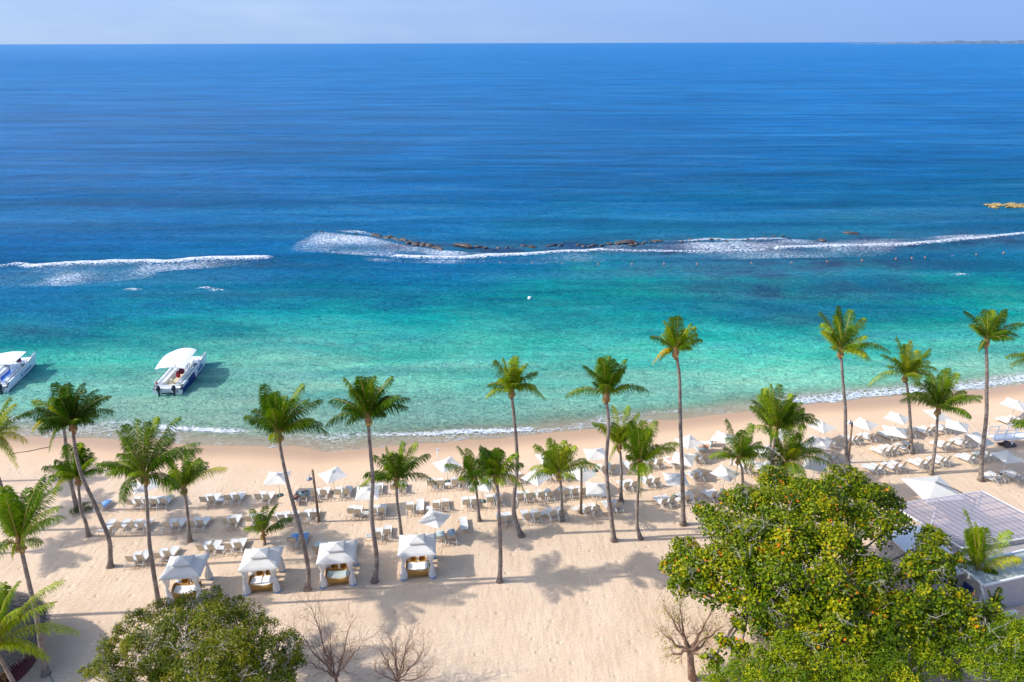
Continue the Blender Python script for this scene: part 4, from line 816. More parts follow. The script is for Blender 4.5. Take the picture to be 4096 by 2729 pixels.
# ---------------------------------------------------------------- lamp posts
def lamp(base, top, hd, label, hide=False):
    a = P(*base); t = PY(*top, a[1]); root = empty('lamp_post', tuple(a), 0, label, 'lamp post', 'wooden lamp posts')
    d_ = t-a; m_ = MB(); m_.tube([(0, 0, -.1), tuple(d_*.5), tuple(d_)], [.13, .12, .10], 8); m_.build('post', M['wood'], root)
    if hd is not None:
        h_ = PY(*hd, a[1])-a; e = d_*.93; mid_ = (e+h_)/2+np.array([0, 0, .35]); m_ = MB(); m_.tube([tuple(e), tuple(mid_), tuple(h_+np.array([0, 0, .32]))], .025, 6); m_.build('arm', M['lampm'], root)
        m_ = MB(); m_.lathe([(0, .32), (.06, .3), (.09, .16), (.26, .04), (.27, -.02), (.0, -.02)], 14, tuple(h_)); m_.build('lamp_shade', M['lampm'], root)
        m_ = MB(); m_.lathe([(.12, -.02), (.12, -.1), (0, -.17)], 10, tuple(h_)); m_.build('bulb', M['white'], root)
lamp((1276, 2087), (1250, 1880), (1237, 1917), 'wooden lamp post with hanging metal lamp behind the second and third cabana')
lamp((2324, 2056), (2326, 1868), (2342, 1850), 'pale wooden post with top hidden in fronds of the medium palm')
lamp((3392, 1850), (3409, 1690), (3397, 1691), 'leaning wooden lamp post crossing the tall palm behind the big tree')
q = P(1752, 1848); root = empty('marker_post', tuple(q), 0, 'thin white marker post standing near the waterline', 'post'); m_ = MB(); m_.tube([(0, 0, -.1), (0, 0, 1.5)], .05, 6); m_.build('post', M['white'], root); m_ = MB(); m_.box((0, 0, 1.45), (.35, .04, .3)); m_.build('plate', M['white'], root)

# ---------------------------------------------------------------- people
def person(loc, rz, label, J_, E_, skin, cloth, cl_idx, hairc='hair'):
    root = empty('person', loc, rz, label, 'person')
    me = bpy.data.meshes.new('body'); names = list(J_); me.from_pydata([J_[k][:3] for k in names], [(names.index(a), names.index(b_)) for a, b_ in E_], []); me.update()
    o = link(bpy.data.objects.new('body', me), root); sk = o.modifiers.new('skin', 'SKIN'); o.modifiers.new('sub', 'SUBSURF').levels = 1; o.modifiers[1].render_levels = 1
    if not me.skin_vertices: 
        bm = bmesh.new(); bm.from_mesh(me); bm.verts.layers.skin.verify(); bm.to_mesh(me); bm.free()
    for i, k in enumerate(names): rr = J_[k][3]; me.skin_vertices[0].data[i].radius = (rr, rr*.85)
    me.skin_vertices[0].data[names.index('pelvis')].use_root = True; me.materials.append(M[skin])
    hp = J_['head']; m_ = MB(); m_.smooth = True; m_.add([(hp[0]+x*.115, hp[1]+y*.12-.02, hp[2]+z*.12+.03) for x, y, z in ICO[0]], ICO[1]); m_.build('hair', M[hairc], root)
    a, b_ = J_[cl_idx[0]], J_[cl_idx[1]]; m_ = MB(); m_.tube([a[:3], b_[:3]], [a[3]*1.22, b_[3]*1.2], 10); m_.build('swimwear', M[cloth], root)
    return root
EE = [('pelvis', 'belly'), ('belly', 'chest'), ('chest', 'neck'), ('neck', 'head'), ('chest', 'sl'), ('sl', 'el'), ('el', 'hl'), ('chest', 'sr'), ('sr', 'er'), ('er', 'hr'), ('pelvis', 'kl0'), ('kl0', 'kl'), ('kl', 'al'), ('al', 'fl'), ('pelvis', 'kr0'), ('kr0', 'kr'), ('kr', 'ar'), ('ar', 'fr')]
def pose(kneeup=.35, recl=40, arms=0):
    recl = recl*1.4; c_, s_ = math.cos(R(recl)), math.sin(R(recl)); B = lambda l, x=0, dz=0: (x, -.22-l*c_, .50+l*s_+dz)
    return {'pelvis': (0, -.2, .48, .14), 'belly': (*B(.2), .125), 'chest': (*B(.42), .15), 'neck': (*B(.60), .06), 'head': (*B(.76, 0, .03), .10), 'sl': (*B(.5, .19), .06), 'el': (.30, -.42, .58, .045), 'hl': (.2, -.12, .62, .035), 'sr': (*B(.5, -.19), .06), 'er': (-.30, -.42, .58, .045), 'hr': (-.2, -.12 if not arms else -.5, .62 if not arms else 1.0, .035),
            'kl0': (.10, -.1, .49, .09), 'kl': (.12, .25, .46+kneeup, .06), 'al': (.11, .55+(.12 if kneeup < .1 else 0), .44, .042), 'fl': (.11, .66+(.12 if kneeup < .1 else 0), .5, .03), 'kr0': (-.10, -.1, .49, .09), 'kr': (-.12, .28, .46+kneeup*.5, .06), 'ar': (-.11, .66, .44, .042), 'fr': (-.11, .76, .5, .03)}
def at_l(k, x, y, flat=False, er=0.):
    return lounger(k, x, y, 'x', None, flat, er)
o = at_l('B', 1225, 315); o['label'] = 'lounger with a person lying on a teal towel by the lamp post'; towel(o, M['towelt'], 'teal towel under the person by the left lamp post')
person(o.location, o.rotation_euler.z, 'person in pale blue lying back with raised knees by the lamp post', pose(.4, 42), EE, 'skind', 'cloth_b', ('belly', 'chest'))
o = at_l('B', 1110, 370, True); o['label'] = 'flat lounger left of the teal towel beside the windswept trunk'
person(o.location, o.rotation_euler.z, 'person in orange lying beside the windswept palm trunk', pose(.15, 12), EE, 'skind', 'cloth_o', ('pelvis', 'belly'))
q = P(*S('R1', 1640, 560), .4)
def side_l(k, x, y, rz, lab):
    o = copy_tree(protoL); q = P(*S(k, x, y), .4); o.location = (q[0], q[1], 0); o.rotation_euler = (0, 0, rz); o['label'] = lab; o['category'] = 'sun lounger'; o['group'] = 'sun loungers in rows on the beach'; return o
o = side_l('R1', 1640, 560, R(97), 'lounger with pale blue towel turned sideways under the sunbather'); towel(o, M['towelg'], 'pale blue towel under the sunbather near the sea')
person(o.location, o.rotation_euler.z, 'tanned sunbather with bent knees on the sideways lounger near the sea', pose(.42, 35), EE, 'skin', 'cloth_o', ('pelvis', 'belly'))
side_l('R1', 1700, 470, R(92), 'empty white lounger turned sideways behind the tanned sunbather')
o = at_l('R1', 1165, 760); o['label'] = 'lounger of the person half hidden by the umbrella at the very tall palm'
person(o.location, o.rotation_euler.z, 'person in blue half hidden under the umbrella at the very tall palm', pose(.2, 30), EE, 'skin', 'cloth_b', ('belly', 'chest'))

# ---------------------------------------------------------------- boats
def loft(m_, secs): m_.grid(secs, False)
def boat(sl_, sr_, bow, zb, label, kind):
    a, b_, c_ = P(*sl_, WZ), P(*sr_, WZ), P(*bow, zb)
    if kind == 2:
        b_ = P(*sr_, WZ); hdg = math.atan2(-(c_[0]-b_[0]), c_[1]-b_[1]); Lb = math.hypot(c_[0]-b_[0], c_[1]-b_[1]); beam = 3.3
        rgt = np.array([math.cos(hdg), math.sin(hdg)]); st = b_[:2]-rgt*beam/2
    else:
        beam = math.hypot(*(b_-a)[:2]); st = ((a+b_)/2)[:2]; hdg = math.atan2((b_-a)[1], (b_-a)[0]); rgt = np.array([math.cos(hdg), math.sin(hdg)]); fw = np.array([-rgt[1], rgt[0]])
        rr = c_[:2]-b_[:2]; hdg = math.atan2(-rr[0], rr[1]); Lb = math.hypot(*rr); rgt = np.array([math.cos(hdg), math.sin(hdg)]); beam = 3.6; st = b_[:2]-rgt*beam/2
    Lb = min(max(Lb, 8.5), 11.5); print('BOAT', kind, beam, Lb, math.degrees(hdg))
    root = empty('catamaran', (st[0], st[1], WZ), hdg, label, 'boat', 'moored catamarans'); hb = beam/2
    ys = np.linspace(0, 1, 13)
    def sheer(t): return 1.05+.12*t+.5*t**4
    for s_ in (-1, 1):
        m_ = MB(); m_.smooth = True; rows_ = []; bott = []
        for t in ys:
            y = t*Lb; nar = 1-ss(np.array((t-.6)/.4))*.92; cxx = s_*(hb-.5); wi = .5*float(nar); xo = cxx+s_*wi; xi = cxx-s_*wi; xc = s_*(hb-.5+.25*(1-float(nar)))
            xo = xc+s_*wi; xi = xc-s_*wi; sh = sheer(t)
            if t == 0: sh *= .62
            rk = .7*t**6; rows_.append([(xo+s_*.12*t**4, y+rk, sh), (xo*1.0+s_*.03, y+rk*.5, sh*.55), (xo-s_*.06*wi, y-.0, .12), (xc, y-(.35*t), -.35), (xi+s_*.06*wi, y, .12), (xi, y+rk*.5, sh*.62), (xi, y+rk, sh)])
        m_.grid(rows_); m_.add(rows_[0], [tuple(range(7))])
        hull = m_.build('hull', M['gel'], root)
        m_ = MB(); pr = [(q[2][0]+s_*.012, q[2][1], .14) for q in rows_]; pr2 = [(q[2][0]-s_*.02, q[2][1], -.1) for q in rows_]; m_.grid([pr, pr2]); m_.build('waterline_band', M['antifoul'], hull)
        if kind == 1:   # painted navy stern quarter, blue mark forward
            def strip(nm, t0, t1, z0, z1, mat):
                mm = MB(); A1 = []; A2 = []
                for t in np.linspace(t0, t1, 7):
                    xx = np.interp(t, ys, [q[0][0] for q in rows_])+s_*.05; A1.append((xx, t*Lb, sheer(t)*z1)); A2.append((xx, t*Lb, sheer(t)*z0))
                mm.grid([A1, A2]); return mm.build(nm, M[mat], hull)
            strip('navy_panel', .01, .24, .12, .72, 'navy'); strip('navy_panel', .24, .46, .12, .98, 'navy'); strip('red_stripe', .46, .475, .15, .98, 'red'); strip('red_line', .27, .45, .40, .46, 'red')
            for k_ in range(9):
                t0 = .60+.022*k_; strip('blue_mark', t0, t0+.014, .42+.10*math.sin(k_*2.1), .80+.08*math.cos(k_*1.3), 'decal')
            for k_ in range(3): strip('red_mark', .55+.022*k_, .565+.022*k_, .3, .42, 'red')
        else:
            for k_ in range(9):
                mm = MB(); t0 = .50+.033*k_; xx = np.interp(t0, ys, [q[0][0] for q in rows_])+s_*.05; mm.grid([[(xx, t0*Lb, .78), (xx, t0*Lb+.2, .79)], [(xx, t0*Lb, .60), (xx, t0*Lb+.16, .58)]]); mm.build('letter_mark', M['decal'], hull)
            mm = MB(); mm.lathe([(0, .0), (.2, .0)], 12); oo = mm.build('round_mark', M['decal'], hull); xx = np.interp(.44, ys, [q[0][0] for q in rows_])+s_*.06; oo.location = (xx, .44*Lb, .68); oo.rotation_euler = (0, R(90), 0)
    # bridge deck, bow deck, coamings
    m_ = MB(); m_.box((0, Lb*.40, .62), (beam-1.0, Lb*.78, .14)); m_.build('cockpit_floor', M['cream'] if kind == 1 else M['bluedeck'], root)
    m_ = MB(); m_.grid([[(-hb+.1, Lb*.72, sheer(.72)), (hb-.1, Lb*.72, sheer(.72))], [(-hb+.2, Lb*.86, sheer(.86)-.02), (hb-.2, Lb*.86, sheer(.86)-.02)], [(-hb+.32, Lb*.93, sheer(.92)-.1), (hb-.32, Lb*.93, sheer(.92)-.1)]])
    m_.grid([[(-hb+.32, Lb*.93, sheer(.92)-.1), (hb-.32, Lb*.93, sheer(.92)-.1)], [(-hb+.9, Lb*.9, .4), (hb-.9, Lb*.9, .4)]]); m_.grid([[(-hb+.9, Lb*.72, sheer(.72)), (hb-.9, Lb*.72, sheer(.72))], [(-hb+.9, Lb*.72, .66), (hb-.9, Lb*.72, .66)]]); m_.build('bow_deck', M['gel'], root)
    for s_ in (-1, 1):
        m_ = MB(); m_.grid([[(s_*(hb-.04), t*Lb, sheer(t)) for t in np.linspace(.08, .74, 8)], [(s_*(hb-.24), t*Lb, sheer(t)+.02) for t in np.linspace(.08, .74, 8)], [(s_*(hb-.55), t*Lb, .78) for t in np.linspace(.08, .74, 8)], [(s_*(hb-.57), t*Lb, .66) for t in np.linspace(.08, .74, 8)]]); m_.build('side_deck', M['gel'], root)
    m_ = MB(); m_.box((0, .32, .80), (beam-.5, .5, .10)); m_.box((0, .06, .50), (beam-1.0, .12, .55)); m_.box((0, .55, .9), (beam-.7, .12, .28)); m_.build('transom_step', M['gel'], root)
    for sx_ in ((-.95, .95) if kind == 1 else (-.95, .95)):   # outboard engines
        mo = empty('outboard_motor', (0, 0, 0)); mo.parent = root
        m_ = MB(); m_.smooth = True; m_.add([(sx_+x*.25, -.30+y*.38, 1.0+z*.42) for x, y, z in ICO[0]], ICO[1]); m_.build('cowl', M['black'], mo)
        m_ = MB(); m_.box((sx_, -.32, .45), (.16, .22, .7)); m_.box((sx_, -.42, .02), (.12, .42, .14)); m_.box((sx_, -.30, -.3), (.08, .2, .6)); m_.build('leg', M['black'], mo)
        m_ = MB(); m_.lathe([(.0, 0), (.14, .02), (0, .05)], 8, (sx_, -.62, -.05)); m_.build('propeller', M['steel'], mo)
    # boarding ladder
    m_ = MB()
    for x in (-.22, .22): m_.tube([(x, .1, 1.0), (x, -.1, .9), (x, -.15, .15)], .025, 5)
    for z in (.3, .5, .7): m_.tube([(-.22, -.14, z), (.22, -.14, z)], .02, 5)
    m_.build('boarding_ladder', M['steel'], root)
    # canopy
    y0, y1, wc = (.19*Lb, .80*Lb, hb+.06) if kind == 1 else (.30*Lb, .78*Lb, hb-.05); zc = 2.75
    m_ = MB(); m_.smooth = kind == 1; rows_ = []
    for t in np.linspace(0, 1, 9):
        y = y0+(y1-y0)*t; rise = (.38*math.sin(t*math.pi*.95)+.12*t if kind == 1 else 0); nr = 1-(.25*t**3 if kind == 1 else 0)
        rows_.append([(x*wc*nr, y+(.18*(1-x*x)*(1 if t > .9 else 0)), zc+rise+(.22*(1-abs(x)**2.2) if kind == 1 else .10*(1-abs(x)))) for x in np.linspace(-1, 1, 11)])
    m_.grid(rows_); m_.grid([[(p[0], p[1], p[2]-.07) for p in r] for r in rows_]); m_.grid([rows_[0], [(p[0], p[1], p[2]-.07) for p in rows_[0]]]); m_.grid([[r[-1] for r in rows_], [(r[-1][0], r[-1][1], r[-1][2]-.07) for r in rows_]]); m_.grid([[r[0] for r in rows_], [(r[0][0], r[0][1], r[0][2]-.07) for r in rows_]]); m_.build('canopy', M['white'], root)
    for s_ in (-1, 1):
        for t in (.06, .34, .62, .93):
            y = y0+(y1-y0)*t; m_ = MB(); m_.tube([(s_*(hb-.22), y-.1, 1.05), (s_*(wc-.1)*(1-(.2*t**3 if kind == 1 else 0)), y, zc)], .03, 5); m_.build('canopy_post', M['steel'], root)
    # benches, helm, lifejackets, rails
    for s_ in (-1, 1):
        m_ = MB(); m_.box((s_*(hb-.85), Lb*.42, .86), (.42, Lb*.5, .36)); m_.build('bench', M['gel'] if kind == 1 else M['white'], root)
    m_ = MB(); m_.box((.35, Lb*.58, 1.1), (.7, .5, .9), 0, .8); m_.build('helm_console', M['gel'], root)
    m_ = MB(); m_.box((-.1, Lb*.19, .98), (.5, .4, .62), 0, .85); m_.build('engine_box', M['cream'], root)
    for s_ in (-1, 1):
        m_ = MB(); m_.tube([(s_*(hb-.2), Lb*.76, 1.2), (s_*(hb-.2), Lb*.77, 1.72), (s_*(hb-.28), Lb*.9, 1.85), (s_*(hb-.3), Lb*.96, 1.5)], .025, 5); m_.tube([(s_*(hb-.22), Lb*.84, 1.2), (s_*(hb-.24), Lb*.84, 1.78)], .02, 5); m_.build('bow_rail', M['steel'], root)
        m_ = MB(); m_.tube([(s_*(hb-.2), .55, .8), (s_*(hb-.2), .6, 1.75), (s_*(hb-.2), 1.3, 1.75), (s_*(hb-.2), 1.35, 1.0)], .03, 5); m_.tube([(s_*(hb-.2), .58, 1.3), (s_*(hb-.2), 1.33, 1.3)], .02, 5); m_.build('stern_rail', M['white'], root)
    if kind == 1:
        m_ = MB(); m_.tube([(.75, 1.7, 2.8), (.75, 1.7, 3.5)], .02, 5); m_.grid([[(.75, 1.7, 3.5), (.75, 1.7, 3.2)], [(.95, 1.5, 3.3), (.9, 1.45, 3.1)]]); m_.build('flag', M['dred'], root)
        m_ = MB(); m_.smooth = True; m_.add([(-hb+.2+x*.13, .9+y*.13, 1.2+z*.22) for x, y, z in ICO[0]], ICO[1]); m_.build('fender', M['red'], root)
        m_ = MB(); m_.tube([(-.6, Lb*.22, 2.7), (-.7, Lb*.42, .9)], .03, 5); m_.tube([(.1, Lb*.22, 2.7), (-.1, Lb*.40, .9)], .03, 5); m_.build('inner_stays', M['white'], root)
    spots = [(.42, Lb*.30, 1.35, .34, 'red', 'bright red'), (.62, Lb*.38, 1.6, .42, 'dred', 'dark red'), (.2, Lb*.36, 1.4, .3, 'dred', 'maroon')] if kind == 1 else [(.2, Lb*.80, 1.55, .42, 'dred', 'dark red')]
    for i, (x, y, z, r__, mt_, cn_) in enumerate(spots):
        m_ = MB(); m_.smooth = True; rr = random.Random(i); m_.add([(q[0]*r__*.8*(1+.12*math.sin(q[2]*9+q[1]*7)), q[1]*r__*.7*(1+.12*math.sin(q[0]*11)), q[2]*r__*1.1) for q in ICO3[0]], ICO3[1])
        o = m_.build('life_jacket_bundle', M[mt_], None, label=cn_+' bundle of life jackets hanging under the canopy of the '+('arched-roof' if kind == 1 else 'flat-roof')+' catamaran', cat='life jackets')
        cs_, sn = math.cos(hdg), math.sin(hdg); o.location = (st[0]+cs_*x-sn*y, st[1]+sn*x+cs_*y, WZ+z); o.rotation_euler = (0, 0, hdg)
    return root
boat((619, 1583), (731, 1577), (834, 1455), WZ, 'white catamaran with arched canopy and navy stern panels moored off the beach', 1)
boat((-60, 1575), (37.5, 1569), (143, 1468), WZ, 'white catamaran with flat canopy and blue deck at the left edge', 2)

# ---------------------------------------------------------------- broad-leaved trees
def leaves(lobes, size, dens, rs, shape='round', tintb=.45, holes=.2):
    cs_ = []; ns_ = []; tn = []
    for (x, y, z, r__) in lobes:
        n_ = int(dens*r__*r__); v_ = rs.normal(size=(n_, 3)); v_ /= np.linalg.norm(v_, axis=1, keepdims=True); v_[:, 2] = np.where(v_[:, 2] < -.45, -v_[:, 2], v_[:, 2])
        # sub-clumps give an uneven outline
        k_ = rs.normal(size=(22, 3)); k_ /= np.linalg.norm(k_, axis=1, keepdims=True); a_ = rs.uniform(.58, 1.34, 22); idx = (v_@k_.T).argmax(1)
        keep = rs.random(n_) > holes*(a_[idx] < .9)*2.2
        rad = r__*a_[idx]*(.50+.52*rs.random(n_)**.6); p = v_*rad[:, None]*np.array([1.05, 1.05, .82])+np.array([x, y, z]); p += rs.normal(0, .06*r__, p.shape)
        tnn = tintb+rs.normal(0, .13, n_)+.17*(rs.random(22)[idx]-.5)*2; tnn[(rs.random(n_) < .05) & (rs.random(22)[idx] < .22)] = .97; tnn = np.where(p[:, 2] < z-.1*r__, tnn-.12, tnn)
        cs_.append(p[keep]); ns_.append((v_*.7+np.array([-.1, -.1, .5])+rs.normal(0, .55, v_.shape))[keep]); tn.append(tnn[keep])
    c_ = np.concatenate(cs_); nn = np.concatenate(ns_); tn = np.concatenate(tn); nn /= np.linalg.norm(nn, axis=1, keepdims=True)
    a = np.cross(nn, rs.normal(size=nn.shape)); a /= np.linalg.norm(a, axis=1, keepdims=True); b_ = np.cross(nn, a); s_ = (size*rs.uniform(.65, 1.25, len(c_)))[:, None]
    if shape == 'round':
        V = np.stack([c_+s_*(a*math.cos(t)+b_*math.sin(t)) for t in np.linspace(0, 2*math.pi, 7)[:-1]], 1); return V, 6, tn
    V = np.stack([c_-a*s_*1.7, c_+b_*s_*.55, c_+a*s_*1.7, c_-b_*s_*.55], 1); return V, 4, tn
def branch(m_, p, d_, L_, r__, lev, rs, nmin=2, spread=.6, bendup=.1, seg=5):
    pts = [p.copy()]; q = p.copy(); dd_ = d_/np.linalg.norm(d_)
    for i in range(seg):
        dd_ = dd_+rs.normal(0, .14, 3)+np.array([0, 0, bendup*.2]); dd_ /= np.linalg.norm(dd_); q = q+dd_*L_/seg; pts.append(q.copy())
    m_.tube(pts, list(np.linspace(r__, r__*.55, seg+1)), 6 if r__ > .04 else (4 if r__ > .012 else 3), False)
    if lev <= 0: return
    for i in range(nmin+rs.integers(0, 2)+(1 if lev > 1 else 0)):
        t = rs.integers(2, seg+1); nd = dd_*.7+rs.normal(0, spread, 3)+np.array([0, 0, bendup]); branch(m_, pts[t], nd, L_*rs.uniform(.5, .78), r__*.55*(1 if t < seg else 1.05), lev-1, rs, nmin, spread, bendup, seg)
def tree(name, label, lobes_px, base, mat, size, dens, shape, seed, bark='bark', r0=.25, twigs=0, cat='tree', tintb=.45, shift=0, trunks=3, holes=.2):
    rs = np.random.default_rng(seed); lobes = []
    for (a, b_, z, r__) in lobes_px: q = P(a, b_, z); lobes.append((q[0], q[1], z-.1*r__, r__*1.05))
    root = empty(name, (base[0], base[1], 0), 0, label, cat); ob = np.array([base[0], base[1], 0.])
    m_ = MB(); lb = np.array(lobes)
    hubs = [ob+np.array([rs.uniform(-1.6, 1.6)*trunks/3, rs.uniform(-.8, .8), rs.uniform(1.8, 2.6)]) for _ in range(trunks)]
    for h_ in hubs: m_.tube([ob*1.-ob+np.array([(h_-ob)[0]*.3, (h_-ob)[1]*.3, -.2]), (h_-ob)*.55+np.array([.1, 0, 0]), h_-ob], [r0*1.25, r0, r0*.8], 9)
    for l in lb:
        h_ = min(hubs, key=lambda hh: np.linalg.norm((hh-l[:3])[:2])); tgt = l[:3]-ob; st_ = h_-ob; md = (st_+tgt)/2+rs.normal(0, .3, 3)-np.array([0, 0, .5])
        ts = np.linspace(0, 1, 8)[:, None]; m_.tube(bez(st_, md, tgt, ts), list(np.linspace(r0*.5, .05, 8)), 6, False)
        for i in range(5):
            dv = rs.normal(size=3); dv[2] = abs(dv[2]); branch(m_, tgt-np.array([0, 0, .25]), dv, l[3]*.75, .035, 1, rs)
    m_.build('trunk', M[bark], root)
    V, k_, tn = leaves(lobes, size, dens, rs, shape, tintb, holes); V = V-ob; npmesh('crown', V, k_, M[mat], root, np.clip(tn, 0, 1))
    if twigs:
        m_ = MB()
        for i in range(twigs):
            l = lb[rs.integers(0, len(lb))]; dv = rs.normal(size=3); dv /= np.linalg.norm(dv); dv[2] = abs(dv[2])*.8+.1; dv[1] -= .35; branch(m_, l[:3]-ob+dv*l[3]*.35, dv, l[3]*rs.uniform(.6, .95), .022, 2, rs, 2, .5, .05, 4)
        m_.build('bare_twigs', M['barkp'], root)
    return root
GR = [(3100, 1935, 8, 1.3), (3230, 1965, 8.2, 1.6), (3380, 1940, 8, 1.5), (3480, 1985, 7.8, 1.5), (3560, 2005, 7.2, .9), (2925, 2000, 7, .9), (3000, 2010, 7.6, 1.3), (2860, 2065, 6.5, .9), (2910, 2120, 7, 1.4), (3120, 2060, 8.2, 1.9), (3300, 2060, 8.5, 2.0), (3470, 2090, 7.8, 1.6), (3590, 2080, 7, .9), (2815, 2045, 6.3, .7),
      (2735, 2205, 6, 1.0), (2690, 2265, 5.5, .8), (2780, 2260, 6.3, 1.3), (2735, 2335, 5.5, 1.0), (2820, 2350, 5.8, 1.1), (2880, 2235, 6.8, 1.4), (3000, 2170, 7.6, 1.8), (3180, 2180, 8.2, 1.9), (3350, 2190, 8, 1.6), (3480, 2270, 7.0, 1.3), (2990, 2300, 7, 1.5), (3140, 2300, 7.4, 1.7), (3320, 2330, 7.4, 1.7), (3450, 2360, 6.8, 1.4), (2920, 2385, 5.8, .9),
      (3060, 2420, 6.2, 1.2), (3730, 2150, 6, .9), (3720, 2220, 6.3, 1.3), (3775, 2270, 6, 1.0), (3670, 2290, 6.4, 1.1), (3835, 2240, 5.5, .55), (3200, 2440, 6.2, 1.5), (3350, 2470, 6.2, 1.6), (3500, 2450, 6, 1.4), (3620, 2420, 6, 1.4), (3740, 2410, 6, 1.2), (3830, 2410, 5.6, .9), (3880, 2450, 5.2, .7), (3680, 2500, 5.4, 1.2), (3400, 2580, 5, 1.3), (3230, 2550, 5.2, 1.2),
      (3060, 2510, 5, .9), (2950, 2490, 4.6, .6), (2900, 2570, 4.2, .6), (2960, 2600, 4.4, .6), (2850, 2640, 3.8, .55), (3520, 2540, 5.2, 1.2), (3950, 2450, 4.7, .8), (3880, 2515, 5, .9), (3800, 2470, 5.4, 1.0), (3600, 2500, 5.4, 1.2), (3000, 2240, 7, 1.3)]
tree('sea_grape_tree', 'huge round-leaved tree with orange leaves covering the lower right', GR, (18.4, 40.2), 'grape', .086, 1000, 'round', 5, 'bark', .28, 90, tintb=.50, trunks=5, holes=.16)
tree('green_tree', 'bright green small-leaved tree along the bottom edge below the round-leaved tree', [(2870, 2722, 3.6, .9), (2960, 2690, 4.4, 1.0), (3060, 2640, 5, 1.1), (3150, 2600, 5.2, 1.0), (3170, 2700, 5.2, 1.4), (3300, 2660, 5, 1.3), (3420, 2690, 4.8, 1.3), (3540, 2640, 4.8, 1.2), (3600, 2700, 4.4, 1.2), (3660, 2600, 4.6, 1.1), (3060, 2740, 4.6, 1.3), (3720, 2660, 4.2, 1.1), (3700, 2560, 4.4, .9), (3460, 2620, 4.9, 1.), (3400, 2740, 4.4, 1.2), (3240, 2760, 4.4, 1.2), (3640, 2750, 3.8, 1.1)], (14.2, 33.5), 'bright', .07, 1300, 'fine', 6, 'bark', .16, 10, tintb=.5)
tree('green_tree', 'bright green tree in the bottom right corner below the white building', [(3960, 2485, 4.4, .8), (4040, 2520, 4.6, 1.0), (3930, 2560, 4.8, 1.1), (4060, 2610, 4.8, 1.4), (3860, 2530, 4.6, .8), (3960, 2660, 4.6, 1.3), (4080, 2710, 4.4, 1.4), (3830, 2610, 4.3, 1.0), (3760, 2560, 4.5, .9), (3800, 2680, 3.6, .8), (4120, 2560, 4.8, 1.2), (4150, 2680, 4.6, 1.4)], (26.5, 34.), 'bright', .07, 1300, 'fine', 7, 'bark', .16, 16, tintb=.56)
tree('fine_leaved_tree', 'wide feathery tree with grey twigs at the bottom left of the beach', [(560, 2470, 5, .75), (650, 2460, 5.5, .9), (755, 2420, 6, 1.0), (850, 2400, 6.2, .8), (700, 2530, 6, 1.3), (850, 2490, 6.5, 1.3), (970, 2480, 6, 1.1), (1050, 2540, 5.6, 1.0), (1140, 2580, 5, .9), (540, 2580, 5, 1.0), (430, 2580, 4.3, .6), (450, 2660, 4.5, .9), (600, 2670, 5.5, 1.3), (760, 2630, 6.3, 1.6), (920, 2620, 6.3, 1.5), (1060, 2650, 5.5, 1.2), (1160, 2650, 5, .8), (360, 2690, 4, .6), (1000, 2710, 5.4, 1.2), (840, 2720, 5.8, 1.4), (660, 2730, 5.2, 1.2), (480, 2740, 4.4, 1.0), (1120, 2730, 4.8, .9), (940, 2400, 5.8, .5), (480, 2520, 4.6, .45)],
     (-15.8, 33.2), 'fine', .06, 2300, 'fine', 8, 'barkp', .15, 70, tintb=.62, holes=.36)
# bare trees
def bare(name, label, base, lobes, seed, mat, r0, lev, first, spread=.42, leaf=None, cat='tree'):
    rs = np.random.default_rng(seed); root = empty(name, (base[0], base[1], 0), 0, label, cat); m_ = MB(); st_ = np.array([0, 0, -.1])
    top = np.array(first); m_.tube([st_, top*.5+rs.normal(0, .06, 3), top], [r0*1.3, r0, r0*.85], 9)
    ends = []
    for (a, b_, z) in lobes:
        tgt = P(a, b_, z)-np.array([base[0], base[1], 0]); md = (top+tgt)/2+rs.normal(0, .22, 3)+np.array([0, 0, -.1]); ts = np.linspace(0, 1, 9)[:, None]; pl = bez(top, md, tgt, ts)+np.r_[[[0, 0, 0]], rs.normal(0, .05, (8, 3))]
        m_.tube(pl, list(np.linspace(r0*.55, .018, 9)), 6, False); ll = np.linalg.norm(tgt-top)
        for i in range(2, 9):
            for _ in range(2 if i < 8 else 3):
                dv = (pl[i]-pl[i-1]); dv = dv/np.linalg.norm(dv)+rs.normal(0, .6, 3)+np.array([0, 0, .15]); branch(m_, pl[i], dv, ll*rs.uniform(.22, .42), .018 if i < 6 else .012, lev, rs, 2, spread, .12, 4)
        ends.append((*tgt, .7))
    m_.build('branches', M[mat], root)
    if leaf:
        E2 = [(x, y, z, r__) for x, y, z, r__ in ends]; V, k_, tn = leaves(E2, .05, leaf, rs, 'fine', .8, .4); npmesh('sparse_leaves', V, k_, M['fine'], root, np.clip(tn, 0, 1))
    return root
b1 = P(1345, 2760, .6); bare('bare_tree', 'tall leafless brown tree right of the feathery tree', (b1[0], b1[1]), [(1250, 2440, 5.2), (1190, 2530, 4.2), (1320, 2520, 4.8), (1400, 2500, 4.8), (1430, 2600, 4.2), (1280, 2610, 4.), (1380, 2620, 4.), (1220, 2640, 3.5)], 3, 'barkb', .12, 2, (.05, .1, 1.6))
b1 = P(1595, 2765, .5); bare('bare_tree', 'smaller leafless tree in open sand at the bottom centre', (b1[0], b1[1]), [(1560, 2540, 4.), (1640, 2550, 4.), (1520, 2600, 3.6), (1700, 2600, 3.6), (1620, 2630, 3.4), (1720, 2680, 2.8), (1500, 2680, 2.8), (1580, 2600, 3.7)], 4, 'barkb', .10, 2, (-.02, .1, 1.3))
